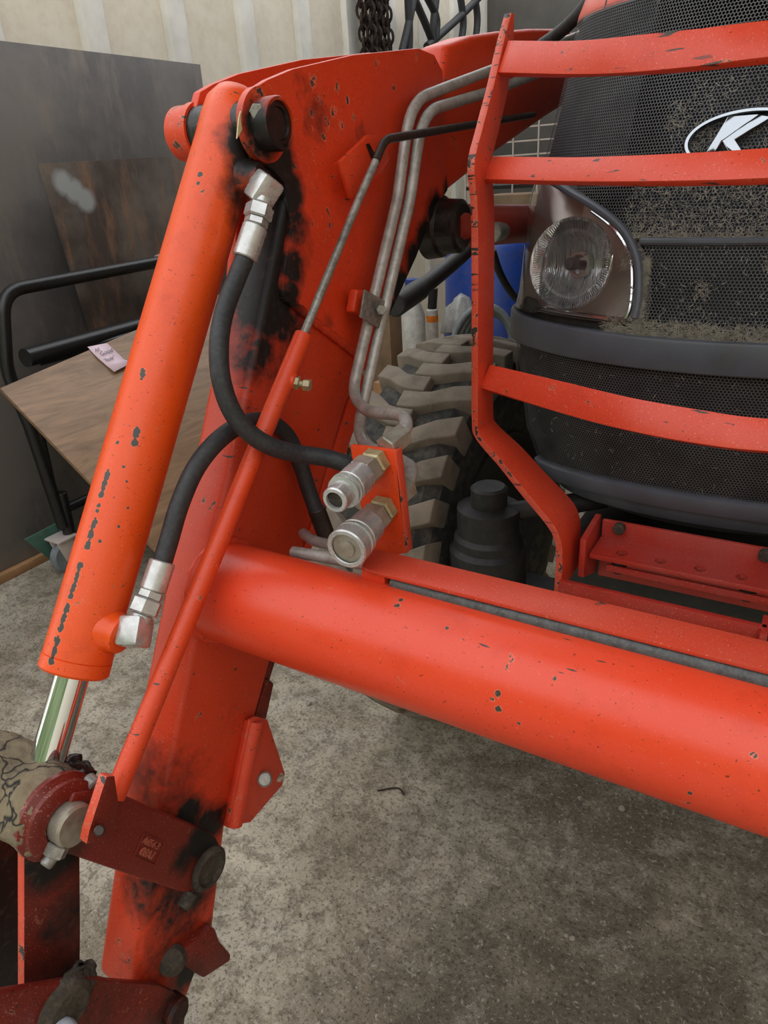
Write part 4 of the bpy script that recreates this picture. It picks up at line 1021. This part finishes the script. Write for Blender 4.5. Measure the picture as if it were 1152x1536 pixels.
HC = empty('hose_coil', at(752, 540, Y=2.7), 'coil of grey corrugated hose hanging beside the blue drum', 'hose')
for k in range(5):
    c = at(748, 520, Y=2.75)+V((.0, -.02*k, -.01*k)); rr = .13+.022*k
    tube('coil_turn', [c+V((math.cos(a)*rr*.55-.03, math.cos(a)*rr*.3, math.sin(a)*rr)) for a in [2*math.pi*i/32 for i in range(33)]], .013, M['caster'], HC, 8, False)
cz_ = at(748, 520, Y=2.75)
st_ = box('plank_box', (cz_.x-.2, 2.55, 0), (cz_.x+.14, 2.9, cz_.z-.275), M['lumber'], None, .004); tag(st_, 'wooden box under the coil of grey hose', 'box')
WS = empty('wire_shelf', (-1.5, 4.3, 0), 'grey wire shelf unit behind the tractor', 'shelf')
for z in (1.45, 1.52, 1.59, 1.66, 1.73): box('shelf_wire', (-2.0, 4.3, z), (-1.1, 4.31, z+.008), M['bezel'], WS, 0)
for x in [-2.0+.15*i for i in range(7)]: box('shelf_wire', (x, 4.295, 0), (x+.008, 4.303, 1.9), M['bezel'], WS, 0)
box('shelf_board', (-2.0, 4.32, 1.42), (-1.1, 4.7, 1.44), M['plastic2'], WS, 0)
cr_ = box('carton', (-1.75, 3.95, 0), (-1.32, 4.25, 1.40), M['card'], None, .004); tag(cr_, 'beige carton standing before the wire shelf', 'box')
# hanging chains
for k in range(9):
    y = lerp(at(545, 30, X=-2.88).y, at(579, 30, X=-2.88).y, k/8)
    bm = bmesh.new(); z = 3.3; i = 0
    while z > 1.3:
        n = 12; cpt = V((-2.89+.05*(k % 2), y+.012*math.sin(z*9+k), z)); ax = V((1, .3, 0)) if i % 2 else V((.3, -1, 0)); ax.normalize()
        pth = [cpt+ax*math.cos(2*math.pi*j/n)*.028+V((0, 0, math.sin(2*math.pi*j/n)*.046)) for j in range(n)]
        add_tube(bm, pth+[pth[0]], .0095, 5, False); z -= .062; i += 1
    ch = finish('hanging_chain', bm, M['rust'], None); tag(ch, 'rusty steel chain hanging on the cream wall above the boom', 'chain', 'chains hanging on the wall')
# hanging black hoses
for pts in ([(622, -10), (612, 40), (600, 90)], [(618, -10), (640, 40), (655, 80)], [(655, -10), (650, 40), (652, 80)], [(638, -10), (655, 30), (650, 75)], [(725, -10), (690, 25), (640, 70)], [(690, -10), (695, 35), (690, 70)], [(712, -10), (716, 30), (712, 70)], [(612, -5), (614, 50), (613, 90)]):
    hh = tube('hanging_hose', smooth_path([at(x, y, X=-2.86) for x, y in pts], 5), .028, M['rubber'], None, 12)
    tag(hh, 'black rubber hose hanging on the wall beside the rusty chains', 'hose', 'hoses hanging on the wall')

tube('hood_hose', smooth_path([at(812, 68, X=-.62), at(835, 52, X=-.58), at(862, 28, X=-.53), at(885, 0, X=-.5)]), .013, M['rubber'], TR_, 12)
# bits lying on the floor
for px, py, r in ((463, 1056, .008), (850, 1404, .006), (858, 1408, .007), (1056, 1343, .007), (932, 1214, .009)):
    p = at(px, py, Z=.002)
    pb_o = lathe('pebble', p, (0, 0, 1), [(0, r*.6), (r*.3, r), (r*.7, r*.7), (r*.9, 0)], M['pebble'], None, 8, cap=True); wob(pb_o, r*.4, 60)
    tag(pb_o, 'small pale pebble lying loose on the concrete floor', 'pebble', 'pebbles on the concrete floor')
tw = tube('twig', smooth_path([at(566, 1186, Z=.004), at(596, 1182, Z=.006), at(606, 1192, Z=.004)]), .0022, M['rust'], None, 6); tag(tw, 'thin brown twig on the concrete below the cross tube', 'twig')
